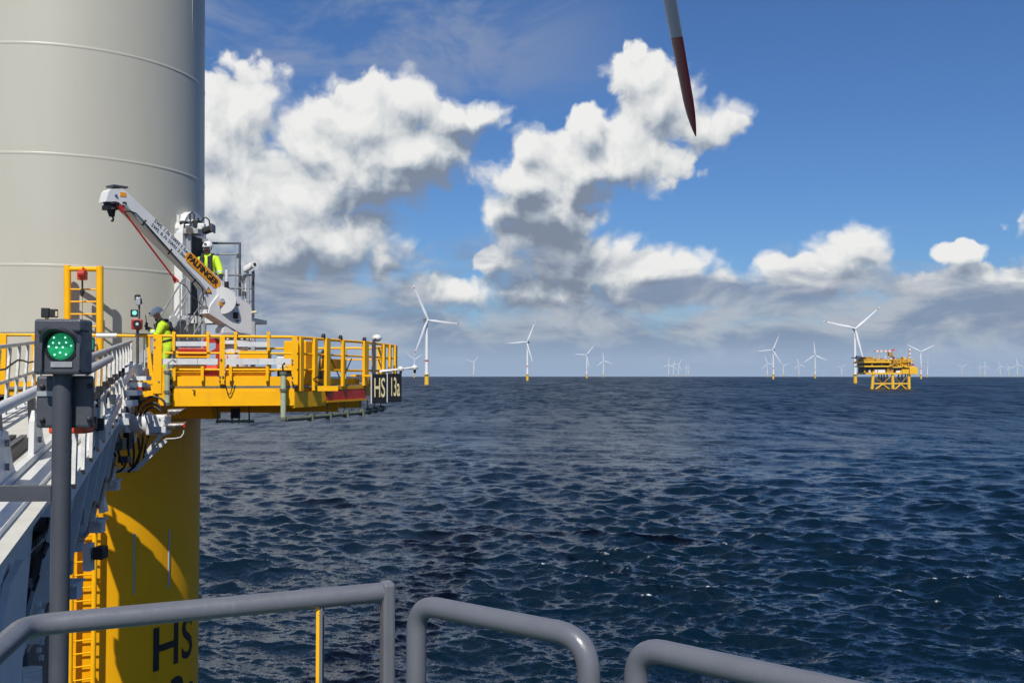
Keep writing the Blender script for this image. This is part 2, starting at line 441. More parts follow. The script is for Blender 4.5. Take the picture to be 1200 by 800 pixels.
def build_sea():
    # rings spaced evenly as the eye sees them: fine near, kilometres apart at the horizon
    dy = np.concatenate([np.arange(0.93, 40, 0.30), np.arange(40, 400, 0.62), np.arange(400, 1900, 12.0)])
    r = 17.0 * FPX / dy[::-1]
    az = np.concatenate([np.radians(np.linspace(-31, 31, 860)), np.radians(np.linspace(31, 329, 120))[1:-1]])
    nr, na = len(r), len(az)
    RR, AA = np.meshgrid(r, az, indexing='ij')
    X = RR * np.sin(AA); Y = RR * np.cos(AA)
    drow = np.gradient(r)[:, None] * np.ones_like(X)
    dcol = RR * np.radians(0.072)
    cell = np.maximum(drow, dcol)
    outside = (np.abs(np.arctan2(X, Y)) > R(31.0))
    Z = np.zeros_like(X); DX = np.zeros_like(X); DY = np.zeros_like(X); J = np.zeros_like(X)
    rs = np.random.RandomState(5)
    nw = 120
    lam = np.exp(np.linspace(math.log(0.55), math.log(60.0), nw)) * np.exp(rs.normal(0, 0.03, nw))
    wind = R(205.0)                                    # waves run from behind the left shoulder to the far right and back
    # gusts: patches where the short waves stand higher or lie down
    gust = np.zeros_like(X)
    for q in range(14):
        Lg = 18.0 * 1.35 ** q * (0.8 + 0.4 * rs.rand()); th = rs.rand() * 6.283; kk = 2 * math.pi / Lg
        gust += np.cos(kk * (X * math.sin(th) + 0.6 * Y * math.cos(th)) + rs.rand() * 6.283)
    gust = np.clip(1.0 + 0.11 * gust, 0.65, 1.45)
    for i in range(nw):
        L = lam[i]; k = 2 * math.pi / L
        spread = R(62) if L < 8 else R(34)
        th = wind + rs.normal(0, 1) * spread * 0.6
        kx, ky = k * math.sin(th), k * math.cos(th)
        steep = 0.046 * (1.3 if L < 3.0 else 0.95) * (1.0 if L < 5 else 0.16 + 0.84 * math.exp(-(L - 5) / 6.0)) * (1.0 if L < 34 else math.exp(-(L - 34) / 18.0))
        amp = steep / k * (0.6 + 0.8 * rs.rand())
        w = np.clip((L / cell - 2.2) / 2.2, 0, 1)
        w[outside] *= 0.0 if L < 6 else 0.4
        sel = w > 0
        ph = kx * X[sel] + ky * Y[sel] + rs.rand() * 6.283
        c, s_ = np.cos(ph), np.sin(ph)
        aw = amp * w[sel] * (gust[sel] if L < 9 else 1.0)
        Z[sel] += aw * c
        DX[sel] -= 0.8 * aw * s_ * kx / k; DY[sel] -= 0.8 * aw * s_ * ky / k
        J[sel] += aw * k * c
    foam = np.clip((J - 0.95) / 0.16, 0, 1) * (rs.rand(*J.shape) * 0 + 1)
    X2, Y2 = X + DX, Y + DY
    Z -= RR ** 2 / RE2
    verts = np.stack([X2, Y2, Z], -1).reshape(-1, 3)
    i = np.arange(nr - 1)[:, None]; j = np.arange(na)[None, :]
    jn = (j + 1) % na
    quads = np.stack([i * na + j, (i + 1) * na + j, (i + 1) * na + jn, i * na + jn], -1).reshape(-1, 4)
    cidx = len(verts)
    verts = np.vstack([verts, [[0, 0, 0]]])
    me = bpy.data.meshes.new("sea")
    nq = len(quads); fan = np.stack([np.full(na, cidx), j[0], jn[0]], -1)
    me.vertices.add(len(verts)); me.vertices.foreach_set('co', verts.astype(np.float32).ravel())
    loops = np.concatenate([quads.ravel(), fan.ravel()])
    me.loops.add(len(loops)); me.loops.foreach_set('vertex_index', loops.astype(np.int32))
    st = np.concatenate([np.arange(nq) * 4, nq * 4 + np.arange(na) * 3])
    me.polygons.add(nq + na); me.polygons.foreach_set('loop_start', st.astype(np.int32))
    me.update(calc_edges=True)
    me.polygons.foreach_set('use_smooth', np.ones(nq + na, dtype=bool))
    a = me.attributes.new('foam', 'FLOAT', 'POINT')
    a.data.foreach_set('value', np.append(foam.ravel(), 0).astype(np.float32))
    me.validate(); me.update()
    me.materials.append(water_material())
    o = bpy.data.objects.new("sea", me); COL.objects.link(o)
    o['kind'] = 'structure'
    print('sea', nr, na, 'mss', (J ** 2).mean())
build_sea()

# ------------------------------------------------------------------ paints
YEL = paint("yellow_marine_paint", (0.92, 0.455, 0.003), 0.48, 0.06, 0.35, (0.33, 0.15, 0.03), scale=1.3, spec=0.28)
YEL_SH = paint("yellow_steel_tube_paint", (0.92, 0.45, 0.003), 0.42, 0.05, 0.15, (0.30, 0.15, 0.03), scale=2.5, spec=0.3)
WHT = paint("white_equipment_paint", (0.66, 0.655, 0.63), 0.38, 0.05, 0.22, (0.30, 0.27, 0.22), scale=2.0)
OFFW = paint("aluminium_board", (0.62, 0.62, 0.60), 0.5, 0.07, 0.25, (0.35, 0.33, 0.30), scale=5.0)
GALV = paint("galvanised_steel", (0.40, 0.41, 0.41), 0.45, 0.14, 0.25, (0.18, 0.17, 0.15), metal=0.35, scale=6.0)
GREY = paint("dark_grey_paint", (0.062, 0.066, 0.078), 0.42, 0.08, 0.10, (0.12, 0.12, 0.12), scale=5.0, bump=0.08)
RAILG = paint("grey_handrail_paint", (0.125, 0.131, 0.150), 0.36, 0.05, 0.16, (0.30, 0.29, 0.28), scale=9.0, bump=0.06, coat=0.15)
BLK = paint("black_rubber", (0.012, 0.012, 0.013), 0.55, 0.2, 0.15, (0.07, 0.06, 0.05), scale=8.0)
BLKP = paint("black_sign_paint", (0.010, 0.010, 0.011), 0.4, 0.1)
RED = paint("red_paint", (0.42, 0.020, 0.012), 0.45, 0.12, 0.25, (0.15, 0.03, 0.02), scale=4.0)
ORG = paint("orange_red_paint", (0.62, 0.065, 0.012), 0.5, 0.15, 0.2, (0.2, 0.04, 0.02), scale=6.0)
ORL = paint("orange_label", (0.80, 0.31, 0.008), 0.45, 0.04)
PGRN = paint("pale_green_pipe", (0.36, 0.41, 0.27), 0.5, 0.12, 0.4, (0.14, 0.14, 0.08), scale=5.0)
DPIPE = paint("weathered_pipe", (0.13, 0.14, 0.10), 0.55, 0.2, 0.4, (0.05, 0.04, 0.03), scale=6.0)
STEEL = paint("bare_steel", (0.33, 0.31, 0.29), 0.33, 0.15, 0.2, (0.10, 0.08, 0.06), metal=0.85, scale=7.0)
GANG = paint("light_grey_gangway_paint", (0.66, 0.67, 0.67), 0.42, 0.06, 0.34, (0.28, 0.25, 0.21), scale=3.0)
CREAM = paint("ribbed_deck_plank", (0.56, 0.54, 0.47), 0.55, 0.08, 0.35, (0.30, 0.27, 0.20), scale=3.0)
LETT = paint("cream_letter_film", (0.66, 0.56, 0.30), 0.5, 0.05)

def tower_material():
    m, g, b = principled("tower_paint")
    pos = g.n('ShaderNodeNewGeometry').outputs['Position']
    n = g.noise(g.v('MULTIPLY', pos, (1, 1, 0.25)), 0.5, 5.0, 0.6)
    st = g.noise(g.v('MULTIPLY', pos, (3.0, 3.0, 0.05)), 2.0, 4.0, 0.6)
    c = g.mix(g.ramp(n, 0.3, 0.7), (0.475, 0.455, 0.372, 1), (0.505, 0.485, 0.40, 1))
    c = g.mix(g.m('MULTIPLY', g.ramp(st, 0.5, 0.9), 0.10), c, (0.33, 0.31, 0.26, 1))
    g.put(b.inputs['Base Color'], c)
    g.put(b.inputs['Roughness'], g.ramp(st, 0.3, 0.7, 0.40, 0.50))
    return m
TOWER = tower_material()

TWX, TWY = -11.13, 25.69                   # tower axis
TWR = 3.27
DECK = 16.75                               # platform deck, a hand's width below the eye
def tower_r(z): return TWR - max(0.0, z - DECK) * 0.007

# ------------------------------------------------------------------ the near turbine
turb = thing("wind_turbine", "huge pale grey turbine tower close by, filling the top left corner", "wind turbine", (TWX, TWY, DECK))
def tower_can(z0, z1, n=3):
    return [((TWX, TWY, z0 + (z1 - z0) * i / n), tower_r(z0 + (z1 - z0) * i / n)) for i in range(n + 1)]
# weld seams seen at these pixel rows on the tower's near face
seam_z = []
for (sx, sy) in ((0.0, 310.0), (33.0, 178.7), (33.0, 49.4)):
    rr = ray(sx, sy); q = Vector((rr.x, rr.y)); t = None
    A = q.dot(q); Bq = -2 * (q.x * TWX + q.y * TWY); C = TWX ** 2 + TWY ** 2 - TWR ** 2
    t = (-Bq - math.sqrt(max(0.0, Bq * Bq - 4 * A * C))) / (2 * A)
    seam_z.append(17.0 + rr.z * t)
zs = [DECK - 0.05] + seam_z + [seam_z[-1] + 2.6 * k for k in range(1, 5)] + [99.0]
for i in range(len(zs) - 1):
    MB().rings(tower_can(zs[i], zs[i + 1] - 0.004), 128, cap=False).build("tower_section", TOWER, turb)
for z in seam_z + [seam_z[-1] + 2.6]:
    r0 = tower_r(z)
    MB().rings([((TWX, TWY, z - 0.04), r0 - 0.002), ((TWX, TWY, z - 0.022), r0 + 0.006), ((TWX, TWY, z + 0.022), r0 + 0.006), ((TWX, TWY, z + 0.04), r0 - 0.002)], 128, cap=False).build("weld_seam", TOWER, turb)
# upright weld of the top can
ang = math.atan2(-TWY, -TWX) + R(58.5)
r1 = tower_r(30)
b0 = Vector((TWX + (r1 + 0.008) * math.cos(ang), TWY + (r1 + 0.008) * math.sin(ang), seam_z[-1] + 0.06)); b1 = Vector((b0.x, b0.y, seam_z[-1] + 2.55))
MB().bar(b0, b1, 0.03, 0.05, up=(math.cos(ang), math.sin(ang), 0)).build("upright_seam", TOWER, turb)
MB().rings([((TWX, TWY, DECK), TWR + 0.16), ((TWX, TWY, DECK + 0.12), TWR + 0.16)], 96).build("base_flange", TOWER, turb)

# nacelle, hub and blades: only one blade tip hangs into the picture
HUB = Vector((-8.0, 30.0, 101.0))
TIP = at(815.5, 160.0, 55.0)
span = (HUB - TIP).normalized(); BL = (HUB - TIP).length
ax = Vector((HUB.x - TWX, HUB.y - TWY, 0)).normalized()
MB().bbox(Vector((TWX, TWY, 101.0)) - ax * 3.0, (13, 4.6, 4.8), 0.5, ex=ax).build("nacelle", WHT, turb)
MB().rings([(HUB - ax * 2.2, 2.0), (HUB - ax * 1.0, 2.3), (HUB + ax * 1.0, 2.1), (HUB + ax * 2.2, 1.1), (HUB + ax * 2.6, 0.2)], 24).build("hub", WHT, turb)
BLADE_W = paint("blade_light_grey", (0.50, 0.51, 0.50), 0.35, 0.04, 0.1)
BLADE_R = paint("blade_red_band", (0.33, 0.016, 0.012), 0.35, 0.05, 0.1)
def blade_section(t, L, chord_tip=0.0):
    """chord and thickness at distance t from the tip"""
    if t < 2.2: c = 0.10 + 1.15 * math.sin(min(1.0, t / 2.2) * math.pi / 2) ** 0.8
    else: c = 1.25 + (t - 2.2) / L * 4.6
    if t > 0.8 * L: c = 1.25 + (0.8 * L - 2.2) / L * 4.6 - (t - 0.8 * L) / (0.2 * L) * 2.4
    th = c * (0.15 + 0.75 * max(0.0, (t / L - 0.55) / 0.45) ** 1.5)
    return c, th
def blade_mesh(mb, tip, s, nrm, L, t0, t1, n, sc=1.0):
    ch = nrm.cross(s).normalized(); vs = []; m = 14
    for i in range(n + 1):
        t = t0 + (t1 - t0) * i / n; c, th = blade_section(t, L); c *= sc; th *= sc
        for k in range(m):
            a = 2 * math.pi * k / m
            x = 0.5 * math.cos(a); yy = 0.5 * math.sin(a) * (1.0 - 0.55 * (0.5 - x) ** 1.2 * 0.9)
            vs.append(tip + s * t + ch * (c * (x + 0.10)) + nrm * (th * yy))
    fs = [(i * m + k, i * m + (k + 1) % m, (i + 1) * m + (k + 1) % m, (i + 1) * m + k) for i in range(n) for k in range(m)]
    fs += [tuple(reversed(range(m))), tuple(n * m + k for k in range(m))]
    return mb.add(vs, fs, True)
nb = Vector((-0.9, -0.2, 0)); nb.z = -(nb.x * span.x + nb.y * span.y) / span.z; nb.normalize()
def turbine_blade(tip, s, nrm, L):
    o = blade_mesh(MB(), tip, s, nrm, L, 5.3, L - 1.5, 30).build("blade", BLADE_W, turb)
    t = blade_mesh(MB(), tip, s, nrm, L, 0.0, 5.3, 18).build("blade_tip", BLADE_R, o)
    return o
turbine_blade(TIP, span, nb, BL)
axr = span.cross(ax).cross(span).normalized()
for k in (1, 2):
    s2 = Matrix.Rotation(2 * math.pi * k / 3, 3, axr) @ span
    n2 = Matrix.Rotation(2 * math.pi * k / 3, 3, axr) @ nb
    turbine_blade(HUB - s2 * BL, s2, n2, BL)

# door in the tower, facing right
def tower_frame(px, z):
    """point and outward normal of the tower skin that a pixel column shows, at height z"""
    rr = ray(px, HORY); q = Vector((rr.x, rr.y)).normalized(); rz = tower_r(z)
    t = q.dot(Vector((TWX, TWY))); h2 = rz * rz - (TWX * TWX + TWY * TWY - t * t)
    d = t - math.sqrt(max(0.0, h2)); p = q * d
    n = Vector((p.x - TWX, p.y - TWY, 0)).normalized()
    return Vector((p.x, p.y, z)), n
LAND = at(240, 373, 24.6).z                # door landing
dp, dn = tower_frame(220.0, LAND)
dt = Vector((-dn.y, dn.x, 0))              # along the skin, to the right as seen from outside
if dt.x < 0: dt = -dt
door = MB()
def arch(w, h, n=10):
    pts = [(-w, 0)] + [(-w * math.cos(math.pi * i / n), h - w + w * math.sin(math.pi * i / n)) for i in range(n + 1)] + [(w, 0)]
    return pts
DW, DH = 0.42, 2.02
frame = arch(DW + 0.16, DH + 0.62)
fo = [dp + dt * a + Vector((0, 0, b)) - dn * 0.35 for a, b in frame]
MB().prism(fo, dn * 0.50).build("door_frame", WHT, turb)
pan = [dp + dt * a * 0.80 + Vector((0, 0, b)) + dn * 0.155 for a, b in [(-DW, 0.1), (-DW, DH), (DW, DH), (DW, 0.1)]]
DOORD = paint("door_shade_black", (0.012, 0.013, 0.016), 0.6)
MB().prism(pan, dn * 0.02).build("door_shade_panel", DOORD, turb)  # near-black panel paints in the unlit opening
leaf = dp + dt * (DW * 0.9) + dn * 0.22
MB().bar(leaf + Vector((0, 0, 0.12)), leaf + Vector((0, 0, DH)), 0.05, 0.12, up=dn).build("door_post", GALV, turb)
leaf2 = dp - dt * (DW * 0.98) + dn * 0.22
MB().bar(leaf2 + Vector((0, 0, 0.12)), leaf2 + Vector((0, 0, DH)), 0.05, 0.12, up=dn).build("door_post", GALV, turb)

# ------------------------------------------------------------------ transition piece under the platform
def tp_material():
    m, g, b = principled("transition_piece_paint")
    pos = g.n('ShaderNodeNewGeometry').outputs['Position']
    n = g.noise(pos, 0.8, 5.0, 0.6)
    st = g.noise(g.v('MULTIPLY', pos, (2.2, 2.2, 0.07)), 2.0, 5.0, 0.65)
    c = g.mix(g.ramp(n, 0.3, 0.7), (0.88, 0.415, 0.002, 1), (0.94, 0.45, 0.003, 1))
    c = g.mix(g.m('MULTIPLY', g.ramp(st, 0.55, 0.85), 0.35), c, (0.45, 0.24, 0.02, 1))
    rs_ = g.noise(g.v('MULTIPLY', pos, (5.0, 5.0, 0.22)), 1.3, 5.0, 0.7)
    c = g.mix(g.m('MULTIPLY', g.ramp(rs_, 0.62, 0.82), 0.45), c, (0.30, 0.12, 0.015, 1))
    g.put(b.inputs['Base Color'], c); g.put(b.inputs['Roughness'], g.ramp(st, 0.3, 0.7, 0.36, 0.5)); b.inputs['Specular IOR Level'].default_value = 0.3
    return m
TPR = 3.19
tp = thing("transition_piece", "yellow steel foundation column below the platform, black letters HS 13a", "foundation", (TWX, TWY, -4))
MB().rings([((TWX, TWY, -4), TPR), ((TWX, TWY, 3), TPR), ((TWX, TWY, 6), TPR), ((TWX, TWY, 9), TPR), ((TWX, TWY, DECK - 0.35), TPR)], 128).build("column", tp_material(), tp)
def cyl_place(px, py, rad):
    """lettering bent round the column, centred where a pixel shows the column"""
    rr = ray(px, py); q = Vector((rr.x, rr.y)); A = q.dot(q); Bq = -2 * (q.x * TWX + q.y * TWY); C = TWX ** 2 + TWY ** 2 - rad ** 2
    t = (-Bq - math.sqrt(max(0.0, Bq * Bq - 4 * A * C))) / (2 * A); p = EYE + rr * t
    a0 = math.atan2(p.y - TWY, p.x - TWX)
    def f(x, y, z):
        a = a0 + x / rad
        return Vector((TWX + (rad + z) * math.cos(a), TWY + (rad + z) * math.sin(a), p.z + y))
    return f
text_mesh("lettering", "HS", BLKP, 1.42, cyl_place(206.5, 755, TPR + 0.008), tp, 0.003, 0.018, 1.05, bend=0.14)
text_mesh("lettering", "13a", BLKP, 1.42, cyl_place(206.5, 820, TPR + 0.008), tp, 0.003, 0.018, 1.05, bend=0.14)
# access ladder on its stand-offs
lad = tp
ldn = Vector((at(104, 640, 22.0).x - TWX, at(104, 640, 22.0).y - TWY, 0)).normalized()
ldt = Vector((-ldn.y, ldn.x, 0))
if ldt.x < 0: ldt = -ldt
lc = Vector((TWX, TWY, 0)) + ldn * (TPR + 0.32) + ldt * -0.02
for sgn in (-1, 1):
    p = lc + ldt * 0.235 * sgn
    MB().tube([p + Vector((0, 0, -3)), p + Vector((0, 0, 13.9))], 0.055, 12).build("ladder_stringer", YEL_SH, tp)
    for zz in (4.5, 8.0, 10.4, 12.6):
        MB().tube([p + Vector((0, 0, zz)), p + Vector((0, 0, zz)) - ldn * 0.42], 0.035, 8).build("ladder_bracket", YEL_SH, tp)
rung = MB().tube([Vector((0, 0, 0)), Vector((0.47, 0, 0))], 0.018, 8)
r0 = rung.build("ladder_rung", YEL_SH, tp)
r0.parent = tp; r0.matrix_parent_inverse = tp.matrix_basis.inverted()
rotz = math.atan2(ldt.y, ldt.x)
for k in range(38):
    o = r0 if k == 0 else r0.copy()
    if k: COL.objects.link(o)
    st = lc - ldt * 0.235; o.location = (st.x, st.y, 3.2 + k * 0.285); o.rotation_euler = (0, 0, rotz)
PALEB = paint("pale_blue_strip_paint", (0.34, 0.42, 0.50), 0.3, 0.05)  # thin pale blue upright strips on the column
for (cx_, y0, y1) in ((157, 626, 694), (198, 621, 688)):
    f = cyl_place(cx_, (y0 + y1) / 2, TPR + 0.012); h = (y1 - y0) / 2 / 49.0
    MB().bar(f(0, -h, 0), f(0, h, 0), 0.035, 0.02, up=(f(0, 0, 1) - f(0, 0, 0))).build("pale_strip", PALEB, tp)

# ------------------------------------------------------------------ service platform round the tower foot
FA, FB, FC, FD = (-7.525, 21.5), (-4.7175, 22.2), (-3.71, 25.9), (-3.32, 28.9)
FRONT, SIDE, SIDE2 = Plane(FA, FB), Plane(FB, FC), Plane(FC, FD)
def front_xy(x): return (x, FA[1] + (x - FA[0]) * (FB[1] - FA[1]) / (FB[0] - FA[0]))
FL = front_xy(-16.5)
OUT = [FL, FB, FC, FD, (-4.3, 31.6), (-16.5, 33.0)]
plat = thing("service_platform", "yellow railed service platform jutting out round the tower foot", "platform", (TWX, TWY, DECK))
GRATE = paint("deck_grating", (0.22, 0.22, 0.21), 0.6, 0.15, 0.3, scale=8.0)
MB().prism([(x, y, DECK - 0.05) for x, y in OUT], (0, 0, 0.05)).build("deck_grating", GRATE, plat)
def zf(px, py): return FRONT(px, py).z
ZT, ZM, ZL = zf(180, 393.5), zf(200, 413.5), zf(200, 433.0)
ZB0, ZB1, ZB2 = zf(250, 475.5), zf(250, 459.5), zf(250, 446.5)

RED2 = paint('bright_red_plate', (0.62, 0.03, 0.016), 0.45, 0.12, 0.3, (0.2, 0.03, 0.02), scale=3.0)
# edge beams: web, lower chord standing proud
def edge(a, b, z0, z1, th, off, mat, name, inset=0.0):
    a, b = Vector((a[0], a[1], 0)), Vector((b[0], b[1], 0)); d = (b - a).normalized(); n = Vector((d.y, -d.x, 0))
    c = (a + b) / 2 + n * (off - th / 2)
    o = MB().box((c.x, c.y, (z0 + z1) / 2), ((b - a).length - inset, th, z1 - z0), ex=d)
    return o.build(name, mat, plat)
fl = front_xy(-7.15)
edge(fl, FB, ZB0, ZB1, 0.10, 0.02, YEL, "edge_beam")
edge(fl, FB, ZB1 + 0.003, ZB2 + 0.10, 0.06, 0.0, YEL, "edge_web")
edge(front_xy(-16.4), front_xy(-8.2), ZB1 - 0.05, ZB2, 0.08, -0.05, YEL, "edge_beam")
FM = (FB[0] + (FC[0] - FB[0]) * 0.40, FB[1] + (FC[1] - FB[1]) * 0.40)
edge(FB, FM, ZB0 - 0.05, ZB1, 0.10, 0.015, YEL, "edge_beam")
edge(FB, FM, ZB1 + 0.003, ZB2 - 0.1, 0.06, -0.10, YEL, "edge_web")
edge(FM, FC, ZB0 + 0.02, ZB0 + 0.06, 0.16, 0.05, YEL, "beam_flange")
edge(FM, FC, ZB0 + 0.064, ZB1 + 0.02, 0.06, 0.03, RED2, "red_web_plate", 0.06)
edge(FM, FC, ZB1 + 0.024, ZB1 + 0.10, 0.20, 0.035, YEL, "beam_flange")
edge(FM, FC, ZB1 + 0.105, ZB2 + 0.04, 0.05, -0.16, YEL, "toe_plate")
edge(FC, FD, ZB0 + 0.12, ZB2, 0.08, 0.0, YEL, "edge_beam")
# under-deck girders running out from the column
for (x0, y0, x1, y1, zt, h, w) in ((-8.9, 24.0, -6.6, 22.9, ZB0 + 0.2, 0.52, 0.28), (-8.1, 25.0, -4.3, 25.4, ZB0 + 0.2, 0.45, 0.26), (-8.0, 26.0, -4.2, 28.3, ZB0 + 0.2, 0.45, 0.26),
                                   (-10.5, 22.7, -9.9, 21.9, ZB0 + 0.2, 0.5, 0.3), (-8.6, 24.4, -5.2, 23.2, ZB0 + 0.1, 0.3, 0.2)):
    MB().bar((x0, y0, zt - h / 2), (x1, y1, zt - h / 2), w, h).build("deck_girder", YEL, plat)
sp = MB().prism([(x, y, ZB0 + 0.25) for x, y in [front_xy(-16.3), (-4.95, 22.35), (-3.95, 25.9), (-3.6, 28.7), (-4.6, 31.2), (-16.3, 32.6)]], (0, 0, 0.04))
sp.build("soffit_plate", YEL, plat)
# railing: continuous rails and each post
def offp(p, k=0.0): return (p[0], p[1])
loop = [front_xy(-16.4), FB, FC, FD, (-4.3, 31.6), (-8.6, 32.2)]
def rail(z, r, name, pts=loop, mat=YEL_SH):
    for a, b in zip(pts[:-1], pts[1:]):
        MB().tube([(a[0], a[1], z), (b[0], b[1], z)], r, 10).build(name, mat, plat)
rail(ZT, 0.034, "top_rail"); 
for z in (ZM, ZL):
    rail(z, 0.024, "mid_rail", [front_xy(-7.3), FB, FC, FD, (-4.3, 31.6), (-8.6, 32.2)])
    rail(z, 0.024, "mid_rail", [front_xy(-16.4), front_xy(-12.0)])
def post(p, z0, z1, w, dep, name="rail_post", plane=FRONT, off=0.045, mat=YEL):
    q = Vector((p[0], p[1], 0)) + plane.n * off
    return MB().box((q.x, q.y, (z0 + z1) / 2), (w, dep, z1 - z0), ex=plane.e).build(name, mat, plat)
def fx(px, py=420): q = FRONT(px, py); return (q.x, q.y)
def sx_(px, py=420): q = SIDE(px, py); return (q.x, q.y)
def s2x(px, py=420): q = SIDE2(px, py); return (q.x, q.y)
post(fx(185), ZB1 - 0.02, ZT + 0.02, 0.17, 0.10)
post(fx(260.5), ZB2 - 0.06, ZT + 0.01, 0.105, 0.06)
post(fx(345), ZB2 - 0.06, ZT + 0.03, 0.105, 0.08)
post(fx(3), ZL - 0.5, ZT + 0.01, 0.16, 0.10)
post(fx(40), ZL - 0.5, ZT, 0.08, 0.08)
for px in (203.5, 243.5, 276.0, 314.5):                 # board brackets with lifting eyes
    z1 = zf(px, 391.0); z0 = zf(px, 411.0)
    q = FRONT(px, 400, 0.06)
    b = MB().box((q.x, q.y, (z0 + z1) / 2), (0.055, 0.03, z1 - z0), ex=FRONT.e)
    o = b.build("board_bracket", YEL, plat)
    e = MB().rings([(Vector((q.x, q.y, z1 + 0.01)) - FRONT.n * 0.015, 0.04), (Vector((q.x, q.y, z1 + 0.01)) + FRONT.n * 0.016, 0.04)], 12).build("lifting_eye", YEL, o)
for px in (204, 237, 270, 313):                          # lower brackets
    z1 = zf(px, 429); z0 = zf(px, 446)
    q = FRONT(px, 440, 0.07)
    MB().box((q.x, q.y, (z0 + z1) / 2), (0.06, 0.05, z1 - z0), ex=FRONT.e).build("panel_bracket", YEL, plat)
for (x0, x1, y0, y1) in ((206, 242, 400, 405.5), (278, 313, 400.5, 406), (183.5, 255.5, 420, 427), (263, 341.5, 420, 427)):
    a, b = FRONT(x0, (y0 + y1) / 2, 0.03), FRONT(x1, (y0 + y1) / 2, 0.03)
    h = abs(FRONT(x0, y0).z - FRONT(x0, y1).z)
    if x1 - x0 > 60:
        n = 4 if x1 > 300 else 3
        for k in range(n):
            p, q = a.lerp(b, k / n), a.lerp(b, (k + 1) / n - 0.006)
            MB().bar(p, q, 0.03, h).build("kick_board", OFFW, plat)
    else:
        MB().bar(a, b, 0.03, h).build("kick_board", OFFW, plat)
for (px, w) in ((350.5, 0.14), (367, 0.15), (381.5, 0.20), (400, 0.10), (426.5, 0.26)):
    zb = ZB1 + (0.02 if px < 382 else 0.10)
    post(sx_(px), zb, ZT + (0.03 if px in (381.5, 426.5) else 0.0), w, 0.07, plane=SIDE)
for (px, w) in ((436, 0.16), (448, 0.16), (455, 0.12), (461.5, 0.2)):
    post(s2x(px), ZB1 + 0.1, ZT, w, 0.07, plane=SIDE2)
for (x, y) in ((-4.0, 30.9), (-5.2, 31.73), (-6.4, 31.9), (-7.6, 32.05)):
    MB().box((x, y, (DECK + ZT) / 2), (0.12, 0.1, ZT - DECK)).build("rail_post", YEL, plat)
# slanting back-stays seen through the side rail
for (xa, ya, xb, yb) in ((384, 412, 398, 442), (412, 420, 402, 443)):
    MB().tube([SIDE(xa, ya, -0.1), SIDE(xb, yb, -0.1)], 0.016, 6).build("stay_rod", DPIPE, plat)
# yellow panels behind the front rail
for (x0, x1, y0, y1, dd) in ((206, 237, 428.5, 444, -0.10), (264, 316, 429.5, 445, -0.10), (206, 246, 411, 419, -0.6), (270, 314, 411, 420, -0.6), (372, 396, 452, 458, 0.0)):
    a, b = FRONT(x0, y1, dd), FRONT(x1, y0, dd)
    c = (a + b) / 2
    MB().box(c, ((b - a).dot(FRONT.e), 0.05, b.z - a.z), ex=FRONT.e).build("toe_panel", YEL, plat)
# bolts on the posts
bolt = None
for (px, py) in ((258.8, 441), (258.8, 446), (262.5, 441), (343.5, 422), (343.5, 426), (343.5, 442), (343.5, 447), (183, 398), (183, 407), (228, 457), (260.5, 421), (188, 447)):
    q = FRONT(px, py, 0.0)
    if bolt is None:
        bolt = MB().rings([((0, 0, 0), 0.02), ((0, -0.11, 0), 0.02)], 6).build("bolt", STEEL, plat)
        o = bolt
    else:
        o = bolt.copy(); COL.objects.link(o)
    o.location = q
# diagonal brace and gate post where the gangway lands
a, b = FRONT(172, 405, 0.05), FRONT(178.5, 460, 0.05)
MB().bar(FRONT(174.5, 395, 0.0), FRONT(174.5, 432, 0.0), 0.05, 0.05, up=FRONT.n).build("gate_post", YEL, plat)
MB().bar(FRONT(172.5, 395, 0.0), FRONT(180, 462, 0.02), 0.07, 0.07, up=FRONT.n).build("gate_brace", YEL, plat)
MB().bar(FRONT(169, 394, 0.0), FRONT(169, 440, 0.0), 0.035, 0.035, up=FRONT.n).build("gate_post", OFFW, plat)
# yellow landing stand below the gate
for (xa, ya, xb, yb, w) in ((160, 461, 182, 461, 0.13), (163, 447, 180, 447, 0.10), (182, 455, 198, 455, 0.2), (186, 468, 198, 468, 0.25), (190, 430, 190, 475, 0.08)):
    MB().bar(FRONT(xa, ya, 0.02), FRONT(xb, yb, 0.02), 0.10, w, up=(0, 0, 1) if xa != xb else FRONT.n).build("landing_stand", YEL, plat)
# white sleeve and thin wire above the left rail
MB().tube([FRONT(113, 393, 0.0), FRONT(137, 393, 0.0)], 0.052, 12).build("rail_sleeve", WHT, plat)
MB().tube([FRONT(0, 389.6, 0.02), FRONT(50, 389.4, 0.02), FRONT(110, 389.5, 0.02), FRONT(180, 391.5, 0.02)], 0.008, 6).build("guard_wire", BLK, plat)
# warning board on the far rail, cable loops
q = SIDE(391.5, 427, -0.12)
wb = MB().box(q, (1.35, 0.03, 0.26), ex=SIDE.e).build("warning_board", YEL, plat)
for (px, py, r) in ((269, 461, 0.10),):
    pts = [FRONT(263 + 11 * t, 446 + 16 * math.sin(math.pi * t), 0.08) for t in [i / 10 for i in range(11)]]
    MB().tube(pts, 0.012, 6).build("cable_loop", BLK, plat)
pts = [SIDE(373 + 6 * math.sin(i), 455 - i * 2.2, 0.12) for i in range(8)]
MB().tube(pts, 0.014, 6).build("cable_loop", BLK, plat)

